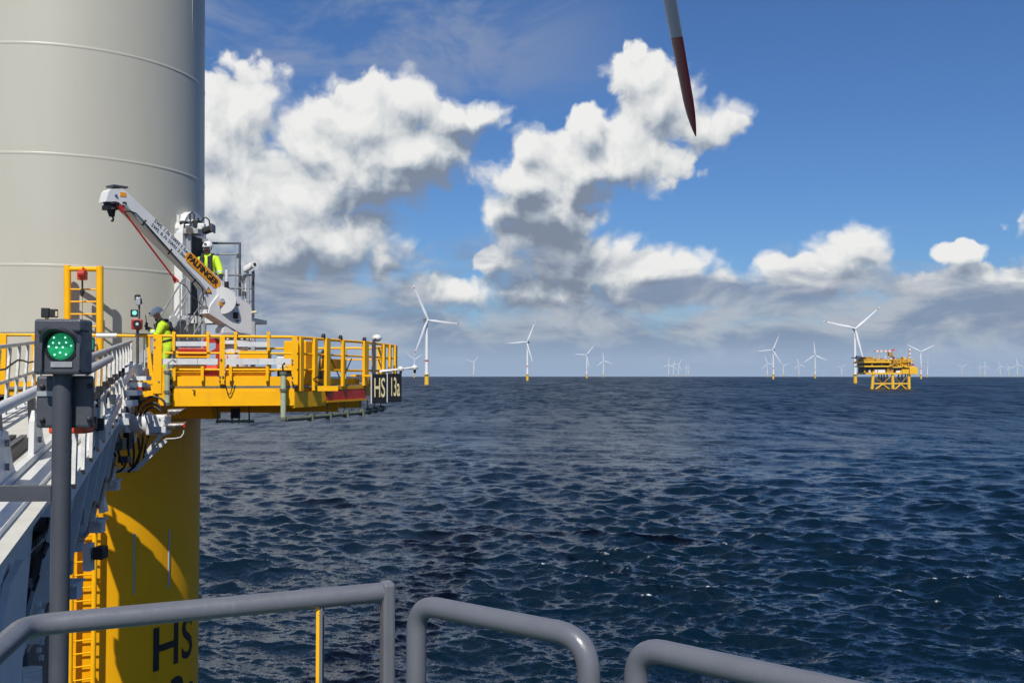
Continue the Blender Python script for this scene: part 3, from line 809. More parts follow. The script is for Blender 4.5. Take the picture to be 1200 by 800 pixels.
# pale pipes that hang on the front, and the drain pipe below the side
def pipe(name, label, pts, r, mat, group=None, clamps=()):
    t = thing(name, label, "pipe", pts[0], group)
    MB().tube(pts, r, 12).build("tube", mat, t)
    for c in clamps:
        MB().rings([(c - Vector((0, 0, 0.03)), r * 1.35), (c + Vector((0, 0, 0.03)), r * 1.35)], 12).build("clamp", DPIPE, t)
    return t
p1 = [FRONT(196, 474, 0.2), FRONT(196, 432, 0.2)]
t = pipe("standpipe", "short pale green standpipe at the left end of the yellow platform", p1, 0.055, PGRN, None, [FRONT(196, y, 0.2) for y in (473, 459, 436)])
MB().tube([FRONT(196, 432, 0.2), FRONT(197, 425, 0.2), FRONT(202, 421, 0.2), FRONT(206, 424, 0.15)], 0.022, 8).build("hook", GALV, t)
p2 = [FRONT(332, 493, 0.2), FRONT(332, 436, 0.2)]
t = pipe("standpipe", "pale green standpipe hanging below the platform's front corner", p2, 0.06, PGRN, None, [FRONT(332, y, 0.2) for y in (490, 457, 437)])
MB().tube([FRONT(332, 436, 0.2), FRONT(331, 428, 0.2), FRONT(334, 425, 0.2)], 0.02, 8).build("hook", BLK, t)
zb = FRONT(334, 491, 0.2).z
pa = FRONT(335, 491, 0.2); pe = Vector((-3.55, 28.6, zb + 0.02))
pm = Vector((-3.75, 25.6, zb + 0.01))
t = pipe("drain_pipe", "weathered dark pipe slung under the platform's right side", [pa, Vector((-4.62, 22.5, zb)), pm, pe], 0.05, DPIPE)
for k in range(7):
    u = (k + 0.5) / 7; q = (Vector((-4.62, 22.5, zb)).lerp(pm, u * 2) if u < 0.5 else pm.lerp(pe, u * 2 - 1))
    MB().tube([q + Vector((0, 0, -0.1)), Vector((q.x - 0.05, q.y, ZB0 + 0.02))], 0.014, 6).build("hanger", DPIPE, t)
    MB().box(q, (0.14, 0.12, 0.16)).build("clamp", DPIPE, t)
# cable tray hung under the front
t = thing("cable_tray", "dark cable tray hung under the platform near the yellow column", "cable tray", FRONT(285, 494, -0.6))
MB().bar(FRONT(253, 493.5, -0.6), FRONT(298, 493.5, -0.6), 0.25, 0.05).build("tray", DPIPE, t)
for px in (255, 272, 280, 292):
    MB().tube([FRONT(px, 476, -0.6), FRONT(px, 496, -0.6)], 0.018, 6).build("hanger", DPIPE, t)
MB().box(FRONT(276, 484, -0.6), (0.16, 0.2, 0.22)).build("junction_box", BLK, t)

# name boards at the platform's far corner
sg = thing("name_sign", "black two-panel board reading HS 13a at the platform's right corner", "sign", SIDE2(452, 470, 0.4))
so = Vector((-3.5, 25.5, 17.0))
SGN = Plane((so.x, so.y), (so.x + 0.70, so.y + 0.36))
for (x0, x1, y0, y1, txt, sz) in ((435.5, 453, 438, 472.5, "HS", 0.56), (454, 470.5, 437.5, 471, "13a", 0.53)):
    a, b = SGN(x0, y1), SGN(x1, y0); c = (a + b) / 2; w = (b - a).dot(SGN.e); hh = b.z - a.z
    o = MB().bbox(c, (w, 0.05, hh), 0.012, ex=SGN.e).build("panel", BLKP, sg)
    cu_w = 0.62 if len(txt) == 2 else 0.84
    f0 = flat_place(c + SGN.n * 0.028, SGN.e, (0, 0, 1)); kx = w * 0.80 / (0.70 if len(txt) == 2 else 0.93); ky = hh * 0.66 / 0.41
    text_mesh("lettering", txt, LETT, 0.58, (lambda f, a_, b_: (lambda x, y, z: f(x * a_, y * b_, z)))(f0, kx, ky), o, 0.003, 0.004, 1.0)
    MB().bar(SGN(x0 - 0.3, y1, 0.0), SGN(x0 - 0.3, y0, 0.0), 0.035, 0.03, up=SGN.n).build("edge_strip", OFFW, o)
for px in (440, 466):
    MB().bar(SGN(px, 440, -0.03), SGN(px, 440, -0.03) + Vector((-0.65, 0.25, 0)), 0.05, 0.05).build("bracket", YEL, sg)

# lamp boom that sticks out past the boards
lb = thing("lamp_boom", "thin white boom with two small lamps above the lettered board", "lamp", SGN(458, 433))
a, b = SGN(446, 434.5, -0.15), SGN(487, 430.5, -0.15)
a0 = Vector((-3.32, 28.0, a.z - 0.02))
MB().tube([a0, a, b], 0.032, 10).build("boom", WHT, lb)
for px, py in ((469.5, 432), (486, 430.5)):
    q = SGN(px, py, -0.15)
    h = MB().rings([(q + Vector((0, 0, 0.06)), 0.05), (q, 0.085), (q - Vector((0, 0, 0.05)), 0.07)], 12).build("lamp_head", WHT, lb)
    MB().rings([(q - Vector((0, 0, 0.05)), 0.04), (q - Vector((0, 0, 0.15)), 0.025)], 8).build("lamp_lens", BLK, h)

# antenna dome on a dark pole
an = thing("dome_antenna", "white dome antenna on a thin dark pole above the right railing", "antenna", SIDE2(438, 440))
q0, q1 = SIDE2(438, 440, 0.1), SIDE2(438, 399, 0.1)
MB().tube([q0, q1], 0.04, 8).build("pole", GREY, an)
q = SIDE2(441.5, 396, 0.1)
MB().bar(q1, q, 0.05, 0.05).build("arm", GREY, an)
MB().ball(q, 0.13, 16, 8, (1, 1, 0.75)).build("dome", WHT, an)
for px in (379, 399, 427):
    z = thing("marker_light", {379: "small dark marker light on the post left of the red plate", 399: "small dark marker light on the middle of the side rail", 427: "small dark marker light above the wide bolted corner post"}[px], "light", SIDE(px, 397))
    q = SIDE(px, 397); q.z = ZT + 0.03
    MB().rings([(q, 0.05), (q + Vector((0, 0, 0.06)), 0.05), (q + Vector((0, 0, 0.10)), 0.03)], 10).build("body", BLK, z)
    MB().rings([(q + Vector((0, 0, -0.05)), 0.03), (q + Vector((0, 0, -0.001)), 0.03)], 8).build("foot", GALV, z)

# red lifting gear standing behind the front rail
rg = thing("winch", "orange red winch frame behind the front railing, under the crane", "winch", FRONT(250, 450, -0.8))
P = lambda px, py, o=-0.75: FRONT(px, py, o)
MB().bbox(P(247, 440, -0.22), (0.30, 0.16, 0.26), 0.03, ex=FRONT.e).build('motor_box', ORG, rg)
MB().bbox(P(246, 444), (0.36, 0.36, 0.26), 0.03, ex=FRONT.e).build("base", ORG, rg)
MB().rings([(P(239, 436), 0.17), (P(240.5, 436), 0.23), (P(242, 436), 0.15), (P(254, 436), 0.15), (P(255.5, 436), 0.23), (P(257, 436), 0.17)], 20).build("drum", ORG, rg)
for px in (240, 255):
    MB().bar(P(px, 450), P(px, 398), 0.08, 0.08, up=FRONT.n).build("frame_post", RED, rg)
MB().bar(P(239, 399), P(256, 399), 0.10, 0.10).build("frame_beam", RED, rg)
MB().bar(P(239, 418), P(256, 408), 0.06, 0.06).build("frame_brace", RED, rg)
MB().box(P(246, 449.5, -0.5), (0.34, 0.1, 0.08), ex=FRONT.e).build("skid", BLK, rg)
hr = thing("hose_reel", "orange red hose drum right of the post, behind the front railing", "hose reel", FRONT(272, 450, -0.8))
MB().rings([(P(266, 428), 0.27), (P(267, 428), 0.27), (P(267.5, 428), 0.16), (P(277, 428), 0.16), (P(277.5, 428), 0.27), (P(278.5, 428), 0.27)], 22).build("drum", ORG, hr)
MB().tube([P(266, 402), P(272, 400), P(282, 402), P(284, 410)], 0.06, 8).build("hose", ORG, hr)
for px in (266, 278):
    MB().bar(P(px, 450), P(px, 428), 0.06, 0.06, up=FRONT.n).build("stand", RED, hr)
rb = thing("red_crate", "low red crate on the deck left of the winch frame", "crate", P(225, 450))
MB().bbox(P(226, 412), (0.60, 0.4, 0.16), 0.02, ex=FRONT.e).build("box", RED, rb)
MB().box(P(226, 412) - Vector((0, 0, 0.44)), (0.5, 0.3, 0.7), ex=FRONT.e).build("stand", GREY, rb)
ec = thing("equipment_case", "black equipment case behind the standpipe at the front corner", "case", P(334, 450))
MB().bbox(P(333, 442), (0.30, 0.36, 0.34), 0.02, ex=FRONT.e).build("box", BLK, ec)
MB().tube([P(328, 432), P(330, 429), P(336, 429), P(338, 432)], 0.015, 6).build("handle", GALV, ec)
gb = thing("grey_tool_box", "pale grey tool chest on deck seen through the right side railing", "tool box", (-5.6, 26.4, DECK))
MB().bbox((-5.6, 26.4, DECK + 0.50), (0.7, 1.1, 0.42), 0.03).build("box", OFFW, gb)
MB().box((-5.6, 26.4, DECK + 0.15), (0.6, 1.0, 0.3)).build("stand", GREY, gb)
MB().bbox((-5.6, 26.4, DECK + 0.75), (0.74, 1.14, 0.06), 0.015).build("lid", GALV, gb)
yb = thing("yellow_cabinet", "yellow cabinet standing inside the platform's right corner rail", "cabinet", (-4.65, 23.1, DECK))
MB().bbox((-4.85, 23.3, DECK + 0.50), (0.42, 0.55, 1.0), 0.02, ex=SIDE.e).build("box", YEL, yb)
MB().box((-4.62, 23.24, DECK + 0.5), (0.5, 0.012, 0.9), ex=SIDE.e).build("door", YEL_SH, yb)
dr = thing("cable_drum", "dark cable drum on deck behind the side railing", "cable drum", (-4.6, 24.6, DECK))
MB().rings([((-4.9, 24.6, DECK + 0.42), 0.42), ((-4.86, 24.6, DECK + 0.42), 0.42), ((-4.85, 24.6, DECK + 0.42), 0.26), ((-4.55, 24.6, DECK + 0.42), 0.26), ((-4.54, 24.6, DECK + 0.42), 0.42), ((-4.5, 24.6, DECK + 0.42), 0.42)], 24).build("reel", BLK, dr)
MB().rings([((-4.83, 24.6, DECK + 0.42), 0.36), ((-4.57, 24.6, DECK + 0.42), 0.36)], 20).build("cable", DPIPE, dr)

# yellow ladder gate by the tower with its chain hoist
lg = thing("ladder_gate", "tall yellow ladder frame against the tower, orange hoist on top", "ladder", at(98, 441, 22.4) + Vector((0, 0, -0.3)))
L = lambda px, py, o=0.0: at(px, py, 22.4 + o)
MB().tube([L(79, 470), L(79, 311)], 0.075, 16).build("post", YEL_SH, lg)
MB().tube([L(117, 470), L(117, 312)], 0.075, 16).build("post", YEL_SH, lg)
MB().tube([L(79, 315), L(117, 315.5)], 0.055, 12).build("top_bar", YEL_SH, lg)
for y in (339, 353.5, 368, 382.5, 397, 412):
    MB().tube([L(79, y), L(117, y)], 0.019, 8).build("rung", YEL_SH, lg)
hs = thing("chain_hoist", "orange red chain hoist hanging from the yellow ladder frame", "hoist", L(96.5, 330, -0.1))
MB().bbox(L(96.5, 323, -0.12), (0.19, 0.17, 0.19), 0.03).build("body", ORG, hs)
MB().rings([(L(93, 321, -0.24), 0.085), (L(100, 321, -0.24), 0.085)], 16).build("drum", RED, hs)
MB().tube([L(96.5, 318, -0.1), L(97.5, 313, -0.1), L(99.5, 315, -0.1), L(98, 318, -0.1)], 0.02, 8).build("top_hook", ORG, hs)
MB().tube([L(96.5, 328, -0.12), L(96.5, 340, -0.12)], 0.02, 8).build("chain", BLK, hs)
MB().rings([(L(96.5, 339, -0.12), 0.035), (L(96.5, 342, -0.12), 0.05), (L(96.5, 346.5, -0.12), 0.02)], 10).build("hook_block", BLK, hs)
MB().tube([L(96.5, 346, -0.12), L(96.5, 376, -0.12)], 0.006, 5).build("cord", BLK, hs)
# black work lamp on the left rail, exit plate beside the ladder
wl = thing("work_lamp", "black work lamp with yellow clamp on the left railing", "lamp", FRONT(55, 392))
MB().bbox(FRONT(53.5, 366.5, 0.0), (0.15, 0.16, 0.20), 0.012, ex=FRONT.e).build("housing", BLK, wl)
MB().bbox(FRONT(63.0, 367, 0.0), (0.15, 0.14, 0.17), 0.012, ex=FRONT.e).build("housing", BLK, wl)
MB().box(FRONT(66, 367.5, 0.075), (0.04, 0.012, 0.10), ex=FRONT.e).build("lens", LETT, wl)
MB().bar(FRONT(55, 393, 0.0), FRONT(55, 361, 0.0), 0.06, 0.06, up=FRONT.n).build("clamp", YEL, wl)
ep = thing("exit_plate", "small green and white pictogram plate beside the yellow ladder", "sign", L(106, 400))
EXG = paint("safety_green", (0.01, 0.20, 0.11), 0.4)
q = L(106, 403.5, -0.25)
MB().bbox(q, (0.18, 0.03, 0.30), 0.006).build("panel", BLKP, ep)
MB().box(q + Vector((0.01, -0.018, 0)), (0.13, 0.006, 0.22)).build("green_field", EXG, ep)
MB().box(q + Vector((-0.015, -0.023, 0.0)), (0.06, 0.005, 0.18)).build("pictogram", OFFW, ep)
MB().box(q + Vector((0.02, -0.023, 0.01)), (0.04, 0.005, 0.06)).build("pictogram", OFFW, ep)
MB().bar(q + Vector((0, 0.03, 0)), q + Vector((0.12, 0.25, 0.0)), 0.03, 0.03).build("bracket", GALV, ep)
MB().bar(L(100, 413, -0.15), L(121, 413.5, -0.05), 0.05, 0.05).build("bracket", YEL, ep)

# signal mast on the platform edge
sm = thing("signal_mast", "slim dark mast with camera, green lamp and red horn box", "signal", FRONT(161, 440))
S = lambda px, py, o=0.25: FRONT(px, py, o)
MB().tube([S(161.2, 440), S(161.2, 386)], 0.030, 10).build("pole", GREY, sm)
MB().tube([S(163.2, 387), S(163.2, 352)], 0.020, 10).build("pole", GREY, sm)
h = MB().bbox(S(160.6, 380), (0.21, 0.18, 0.21), 0.012, ex=FRONT.e).build("horn_box", RED, sm)
MB().rings([(S(160.6, 379.5, 0.345), 0.075), (S(160.6, 379.5, 0.375), 0.085)], 18).build("horn", BLK, h)
MB().rings([(S(160.6, 379.5, 0.374), 0.03), (S(160.6, 379.5, 0.380), 0.03)], 12).build("horn_centre", OFFW, h)
h = MB().bbox(S(157.3, 367), (0.135, 0.12, 0.15), 0.01, ex=FRONT.e).build("lamp_box", BLK, sm)
def glow(name, col, st):
    m, g, b = principled(name)
    b.inputs['Base Color'].default_value = col + (1,); b.inputs['Emission Color'].default_value = col + (1,); b.inputs['Emission Strength'].default_value = st
    b.inputs['Roughness'].default_value = 0.2
    return m
GRN = glow("lit_green_lens", (0.20, 0.80, 0.55), 0.55)
MB().rings([(S(157.6, 366.5, 0.305), 0.045), (S(157.6, 366.5, 0.318), 0.045)], 18).build("lens", GRN, h)
h = MB().bbox(S(162.3, 353), (0.09, 0.16, 0.16), 0.012, ex=FRONT.e).build("camera_body", GALV, sm)
MB().ball(S(161.2, 347), 0.055, 12, 8, (1.2, 1, 0.7)).build("camera_dome", BLK, h)
MB().tube([S(157.5, 350), S(160, 349.5)], 0.03, 8).build("camera_lens", BLK, h)
MB().tube([S(164.5, 350), S(165.4, 356)], 0.025, 8).build("camera_lens", BLK, h)

# ------------------------------------------------------------------ davit crane
CRY = 22.7
_b, _t = at(276, 392, CRY), at(125, 237, 20.3)           # the boom is slewed outwards, its head nearer than its foot
CRP = Plane((_t.x, _t.y), (_b.x, _b.y))
K = lambda px, py, o=0.0: CRP(px + 5.5 * max(0.0, (262 - px) / 140.0), py, -o)
cr = thing("davit_crane", "white davit crane with slanting boom and orange name plate", "crane", at(268, 441, CRY) + Vector((0, 0, -0.25)))
TH = 0.28
def slab(pts, mat, name, th=TH, o=0.0, parent=cr):
    return MB().prism([K(x, y, -th / 2 + o) for x, y in pts], CRP.n * -th).build(name, mat, parent)
boom = slab([(134.5, 237), (118.5, 236), (122, 224), (125, 221.5), (139.5, 221), (146, 226.5), (220, 293.5), (262, 330.5), (276, 343), (274, 366), (262, 372), (247, 366), (241.5, 358), (239.5, 348), (239, 338.5), (232, 329)], WHT, "boom")
col_ = slab([(262, 338), (293, 357), (294.8, 362), (294.8, 391), (281, 390), (244, 367), (246, 358)], WHT, "knuckle", TH * 1.25, 0.0)
MB().rings([(K(260.5, 352, -TH * 0.72), 0.29), (K(260.5, 352, TH * 0.72), 0.29)], 32).build("pivot_disc", WHT, cr)
MB().rings([(K(260.5, 352, -TH * 0.72 - 0.03), 0.05), (K(260.5, 352, -TH * 0.72 - 0.002), 0.05)], 12).build("pivot_pin", GALV, cr)
base = Vector((K(276, 392).x, CRY, 0))
zc = K(276, 396).z
MB().rings([((base.x, CRY, DECK), 0.42), ((base.x, CRY, DECK + 0.05), 0.42), ((base.x, CRY, DECK + 0.06), 0.27), ((base.x, CRY, zc - 0.15), 0.27), ((base.x, CRY, zc - 0.14), 0.36), ((base.x, CRY, zc - 0.06), 0.36)], 28).build("column", WHT, cr)
MB().rings([((base.x, CRY, zc - 0.058), 0.33), ((base.x, CRY, zc + 0.07), 0.33)], 28).build("slew_ring", BLK, cr)
for k in range(14):
    a = 2 * math.pi * k / 14
    MB().box((base.x + 0.34 * math.cos(a), CRY + 0.34 * math.sin(a), zc + 0.005), (0.03, 0.05, 0.10), ex=(math.cos(a), math.sin(a), 0)).build("ring_bolt", OFFW, cr)
slab([(262, 390), (262, 385), (268, 378), (278, 388), (294, 390.5)], WHT, "slew_bracket", 0.3)
# stiffening rib, labels
slab([(240, 341), (232, 331), (140, 240), (141.5, 238.5), (234, 329.5), (242, 340)], GALV, "boom_rib", 0.05, -TH / 2 - 0.035)
bd = (K(255, 334) - K(217.5, 299)).normalized(); bu = CRP.n.cross(bd)
if bu.z < 0: bu = -bu
yF = -TH / 2 - 0.004
def stadium(a, b, r, n=8):
    d = (b - a).normalized(); u = CRP.n.cross(d)
    if u.z < 0: u = -u
    pts = []
    for i in range(n + 1):
        t = -math.pi / 2 + math.pi * i / n; pts.append(b + d * (r * math.cos(t)) + u * (r * math.sin(t)))
    for i in range(n + 1):
        t = math.pi / 2 + math.pi * i / n; pts.append(a + d * (r * math.cos(t)) + u * (r * math.sin(t)))
    return pts
pl = MB().prism(stadium(K(221, 302.3, yF), K(252.5, 331.2, yF), 0.115), CRP.n * 0.008).build("name_plate", ORL, cr)
text_mesh("lettering", "PALFINGER", BLKP, 0.185, flat_place(K(236.8, 316.8, yF - 0.012), bd, bu), pl, 0.002, 0.006, 0.98)
SWLC = paint('grey_lettering', (0.07, 0.07, 0.075), 0.5)
for i, (txt, x, y) in enumerate((("SWL 1.0t SWH 1.5m", 198.5, 277.5), ("SWL 0.7t SWH 2.0m", 195, 282.3))):
    text_mesh("lettering", txt, SWLC, 0.104, flat_place(K(x, y, yF), bd, bu), cr, 0.002, 0.0005, 1.12)
MB().box(K(139.5, 228, yF), (0.13, 0.008, 0.085), ex=CRP.e).build("small_label", ORL, cr)
MB().rings([(K(131, 229.5, yF), 0.03), (K(131, 229.5, yF - 0.01), 0.03)], 12).build("round_label", paint("blue_label", (0.03, 0.09, 0.2), 0.4), cr)
MB().box(K(259.5, 355.5, -TH * 0.72 - 0.006), (0.13, 0.008, 0.085), ex=CRP.e).build("small_label", ORL, cr)
MB().prism([K(243.5, 336, yF), K(239.3, 343.7, yF), K(247.7, 343.7, yF)], CRP.n * 0.006).build("warning_triangle", BLKP, cr)
MB().prism([K(243.5, 337.6, yF - 0.007), K(240.6, 342.9, yF - 0.007), K(246.4, 342.9, yF - 0.007)], CRP.n * 0.004).build("warning_triangle", ORL, cr)
for (x, y) in ((278, 356), (278, 375)):
    MB().prism([K(x - 3, y, -TH * 0.62 - 0.006), K(x + 3, y, -TH * 0.62 - 0.006), K(x, y + 2.4, -TH * 0.62 - 0.006)], CRP.n * 0.006).build("arrow_mark", BLKP, cr)
MB().box(K(276, 369.5, -TH * 0.62 - 0.02), (0.10, 0.04, 0.14), ex=CRP.e).build("valve", BLK, cr)
MB().box(K(280, 369.5, -TH * 0.62 - 0.01), (0.03, 0.03, 0.12), ex=CRP.e).build("gauge_glass", OFFW, cr)
# ram and hose on the boom
MB().tube([K(265.5, 341, -TH * 0.5 - 0.08), K(265.5, 330, -TH * 0.5 - 0.08)], 0.05, 12).build("ram", BLK, cr)
MB().tube([K(265.5, 330, -TH * 0.5 - 0.08), K(265.8, 316, -TH * 0.5 - 0.08)], 0.035, 12).build("ram_rod", OFFW, cr)
MB().tube([K(141, 248, -0.2), K(148, 247.5, -0.22), K(155, 250, -0.22), K(163, 258, -0.22), K(190, 287, -0.22), K(226, 327, -0.22), K(236, 337, -0.22), K(238, 352, -0.22)], 0.014, 8).build("hydraulic_hose", BLK, cr)
for (x, y) in ((164.5, 261), (196, 295), (225, 330)):
    MB().bar(K(x - 2, y + 3, -0.2), K(x + 3, y - 3, -0.2), 0.02, 0.03).build("hose_clip", BLK, cr)
# boom head: dark cap plate, winch hook block
MB().box(K(132, 219.4), (0.31, 0.30, 0.035), ex=CRP.e).build("head_plate", GREY, cr)
hb = MB().rings([(K(125, 237), 0.15), (K(125, 240), 0.15), (K(125, 240.5), 0.10), (K(125, 244), 0.12), (K(125, 246), 0.13), (K(125, 246.5), 0.085), (K(125.5, 252), 0.06), (K(126, 254), 0.055)], 16).build("hook_swivel", BLK, cr)
MB().box(K(120.5, 243.5), (0.12, 0.22, 0.09), ex=CRP.e).build("swivel_guard", BLK, cr)
MB().box(K(130, 243), (0.07, 0.2, 0.08), ex=CRP.e).build("swivel_guard", GREY, cr)
MB().tube([K(126, 253), K(127.6, 256.5), K(126.8, 259.3), K(125, 258.5)], 0.02, 8).build("hook", BLK, cr)
MB().box(K(140, 240, -0.12), (0.07, 0.12, 0.10), ex=CRP.e).build("strap_lug", BLK, cr)
st = thing("tension_strap", "dark red strap slanting down below the white crane boom", "strap", K(170, 285, -0.25))
MB().tube([K(137.5, 244, -0.15), K(170, 286, -0.2), K(203, 327.5, -0.25)], 0.02, 8).build("strap", RED, st)
for (a, b) in (((135.5, 241.5), (140, 249)), ((200.5, 324), (205, 330.5))):
    MB().tube([K(*a, -0.18), K(*b, -0.22)], [0.06, 0.03] if a[0] < 150 else [0.03, 0.06], 10).build("shackle", RED, st)
MB().tube([K(204, 329, -0.25), K(216, 335, -0.25), K(222, 345, -0.2), K(236, 358, -0.2)], 0.010, 6).build("tail_rope", GREY, st)

# ------------------------------------------------------------------ stairs and door landing
sl = thing("access_stair", "grey tubular stair and landing leading up to the tower door", "stair", at(240, 441, 24.2) + Vector((0, 0, -0.25)))
LY = 24.3
V = lambda px, py, o=0.0: at(px, py, LY + o)
lx0, lx1 = V(203, 373).x, V(297, 373).x
MB().box(((lx0 + lx1) / 2, LY + 0.55, LAND - 0.05), (lx1 - lx0, 1.6, 0.10)).build("landing_floor", GALV, sl)
MB().box(((lx0 + lx1) / 2, LY - 0.27, LAND - 0.06), (lx1 - lx0, 0.05, 0.17)).build("landing_edge", OFFW, sl)
def fr(px, py, o=-0.25): return V(px, py, o)
for px in (206, 219, 239, 297):
    q = fr(px, 373); MB().bar((q.x, q.y, DECK), (q.x, q.y, LAND - 0.1), 0.09, 0.09, up=(0, 1, 0)).build("landing_leg", GALV, sl)
# flight of steps running down to the left in front of the tower
n = 8
A0 = Vector((V(222, 373).x, LY - 0.85, LAND)); B0 = Vector((V(176, 373).x - 0.1, LY - 1.05, DECK))
for k in range(n):
    p = A0.lerp(B0, (k + 0.5) / n)
    MB().box((p.x, p.y, p.z), (0.27, 0.72, 0.04)).build("tread", GALV, sl)
for oy in (-0.38, 0.38):
    MB().bar(A0 + Vector((0.1, oy, -0.05)), B0 + Vector((-0.1, oy, 0.0)), 0.05, 0.18).build("stringer", GALV, sl)
def trail(pts, r=0.021, name="handrail", mat=GALV): MB().tube(pts, r, 8).build(name, mat, sl)
trail([fr(192, 363.5, -0.9), fr(214.5, 327, -0.9), fr(222, 322, -0.6)])
trail([fr(200.5, 373, -0.9), fr(221, 339, -0.9)])
trail([fr(206, 372, -0.4), fr(217.5, 352, -0.4), fr(219.5, 330, -0.4)])
trail([fr(217, 386, -1.0), fr(238.5, 351, -1.0), fr(238.8, 392, -1.0)])
trail([fr(227, 392, -1.0), fr(239, 372, -1.0)])
trail([fr(192, 363.5, -0.9), fr(188, 372, -0.9), fr(188, 400, -0.9)])
for (x, y0, y1) in ((201.5, 349, 398), (211, 333, 398), (219.5, 330, 398), (228, 366, 398), (233, 345, 398)):
    trail([fr(x, y0, -0.9), fr(x, y1, -0.9)], 0.018, "baluster")
# guard frame by the door and landing rail
trail([fr(237, 285, 0.6), fr(281, 285, 0.3), fr(281, 347, 0.3)], 0.032, "guard_frame", GREY)
trail([fr(246, 298, 0.6), fr(281, 298, 0.3)], 0.022, "guard_frame", GALV)
trail([fr(237, 285, 0.6), fr(237, 372, 0.6)], 0.03, "guard_frame", GREY)
for (x, y0, y1, r, mt) in ((276, 300, 372, 0.02, GALV), (284, 322, 372, 0.03, GALV), (291, 322, 372, 0.03, GALV), (296.5, 318, 372, 0.035, GREY), (288, 323, 360, 0.02, OFFW), (258, 322, 372, 0.02, GALV), (266, 322, 372, 0.02, GALV)):
    trail([fr(x, y0, 0.1), fr(x, y1, 0.1)], r, "landing_post", mt)
for y in (322.5, 338, 353):
    trail([fr(255, y, 0.1), fr(297, y - 0.2, 0.1)], 0.02, "landing_rail", GREY)
for (x, y) in ((280, 300), (286, 344), (285, 326)):
    MB().box(fr(x, y, 0.05), (0.09, 0.06, 0.10)).build("clamp", GREY, sl)

# lamps above the door, flood lamp on the landing rail
dl = thing("door_light_cluster", "cluster of black lamps and cable loops above the tower door", "lights", at(230, 260, 24.9))
W = lambda px, py, o=0.0: at(px, py, 24.75 + o)
MB().box(W(222, 272), (0.56, 0.5, 0.12)).build("shelf", GALV, dl)
MB().box(W(211.5, 263), (0.06, 0.4, 0.40)).build("bracket", OFFW, dl)
MB().box(W(221, 258.5), (0.42, 0.12, 0.05)).build("bracket", OFFW, dl)
for (x, y, w, h, m_) in ((215.5, 264, 0.16, 0.20, BLK), (221, 266, 0.14, 0.12, STEEL), (226.5, 269, 0.16, 0.12, DPIPE), (231, 263, 0.14, 0.22, BLK), (235.5, 266, 0.14, 0.16, WHT)):
    MB().bbox(W(x, y, -0.12), (w, 0.24, h), 0.03).build("lamp_body", m_, dl)
MB().rings([(W(222, 270.5, -0.3), 0.09), (W(223, 268, 0.0), 0.06)], 14).build("reflector", STEEL, dl)
c = W(244.5, 269, -0.2)
MB().bbox(c, (0.26, 0.28, 0.14), 0.03, ex=(0.93, 0, 0.36)).build("flood_head", BLK, dl)
MB().bbox(W(249.5, 267.5, -0.25), (0.08, 0.26, 0.20), 0.02, ex=(0.8, 0, -0.6)).build("flood_hood", GREY, dl)
MB().bbox(W(237.5, 264.5, -0.15), (0.12, 0.16, 0.10), 0.02).build("junction_box", WHT, dl)
for (pts) in ([(222.5, 258), (222.6, 251), (225, 248.5), (227.6, 251), (227.4, 258), (224, 262)], [(231, 258), (232.5, 255.5), (233, 262)], [(235, 262), (238, 256), (241.5, 254.8), (245, 258), (245.8, 264)], [(212, 266), (214, 262), (217, 263), (216, 270)]):
    MB().tube([W(x, y, -0.1) for x, y in pts], 0.018, 8).build("cable", BLK, dl)
fl_ = thing("flood_lamp", "white flood lamp on the corner post of the door landing", "lamp", fr(297, 320, 0.1))
h = MB().bbox(fr(291, 313.5, 0.05), (0.24, 0.2, 0.15), 0.04, ex=(0.85, 0, 0.5)).build("housing", WHT, fl_)
MB().rings([(fr(297.5, 310, 0.08), 0.085), (fr(298.5, 309.5, -0.08), 0.085)], 16).build("lamp_ring", WHT, fl_)
MB().rings([(fr(298.5, 309.5, -0.082), 0.035), (fr(298.5, 309.5, -0.10), 0.035)], 12).build("lens", BLK, fl_)
MB().tube([fr(297.5, 316, 0.0), fr(298, 324, 0.0), fr(296, 333, 0.05)], 0.014, 8).build("cable", BLK, fl_)
MB().bar(fr(290, 317, 0.1), fr(290, 323, 0.1), 0.05, 0.06, up=(0, 1, 0)).build("foot", OFFW, fl_)
MB().tube([fr(294, 366, -0.2), fr(301, 365.5, -0.2)], 0.03, 8).build("side_lamp", LETT, fl_)

# ------------------------------------------------------------------ two technicians
HIVIS = paint("hi_vis_jacket", (0.52, 0.76, 0.02), 0.75, 0.12, 0.15, (0.25, 0.4, 0.03), scale=7.0, bump=0.4)
TROU = paint("hi_vis_trousers", (0.46, 0.64, 0.03), 0.8, 0.12, 0.35, (0.06, 0.08, 0.06), scale=6.0, bump=0.4)
SKIN = paint("skin", (0.46, 0.24, 0.16), 0.55, 0.08)
VEST = paint("dark_life_vest", (0.022, 0.022, 0.030), 0.7, 0.2, 0.2, (0.07, 0.07, 0.08), scale=9.0, bump=0.3)
GLOVE = paint("dark_glove", (0.02, 0.02, 0.022), 0.8, 0.2)
HELM = paint("white_helmet", (0.72, 0.72, 0.70), 0.3, 0.03)
BEARD = paint("brown_beard", (0.16, 0.055, 0.03), 0.8, 0.2)
REFL = paint("reflective_tape", (0.60, 0.62, 0.62), 0.35, 0.05)

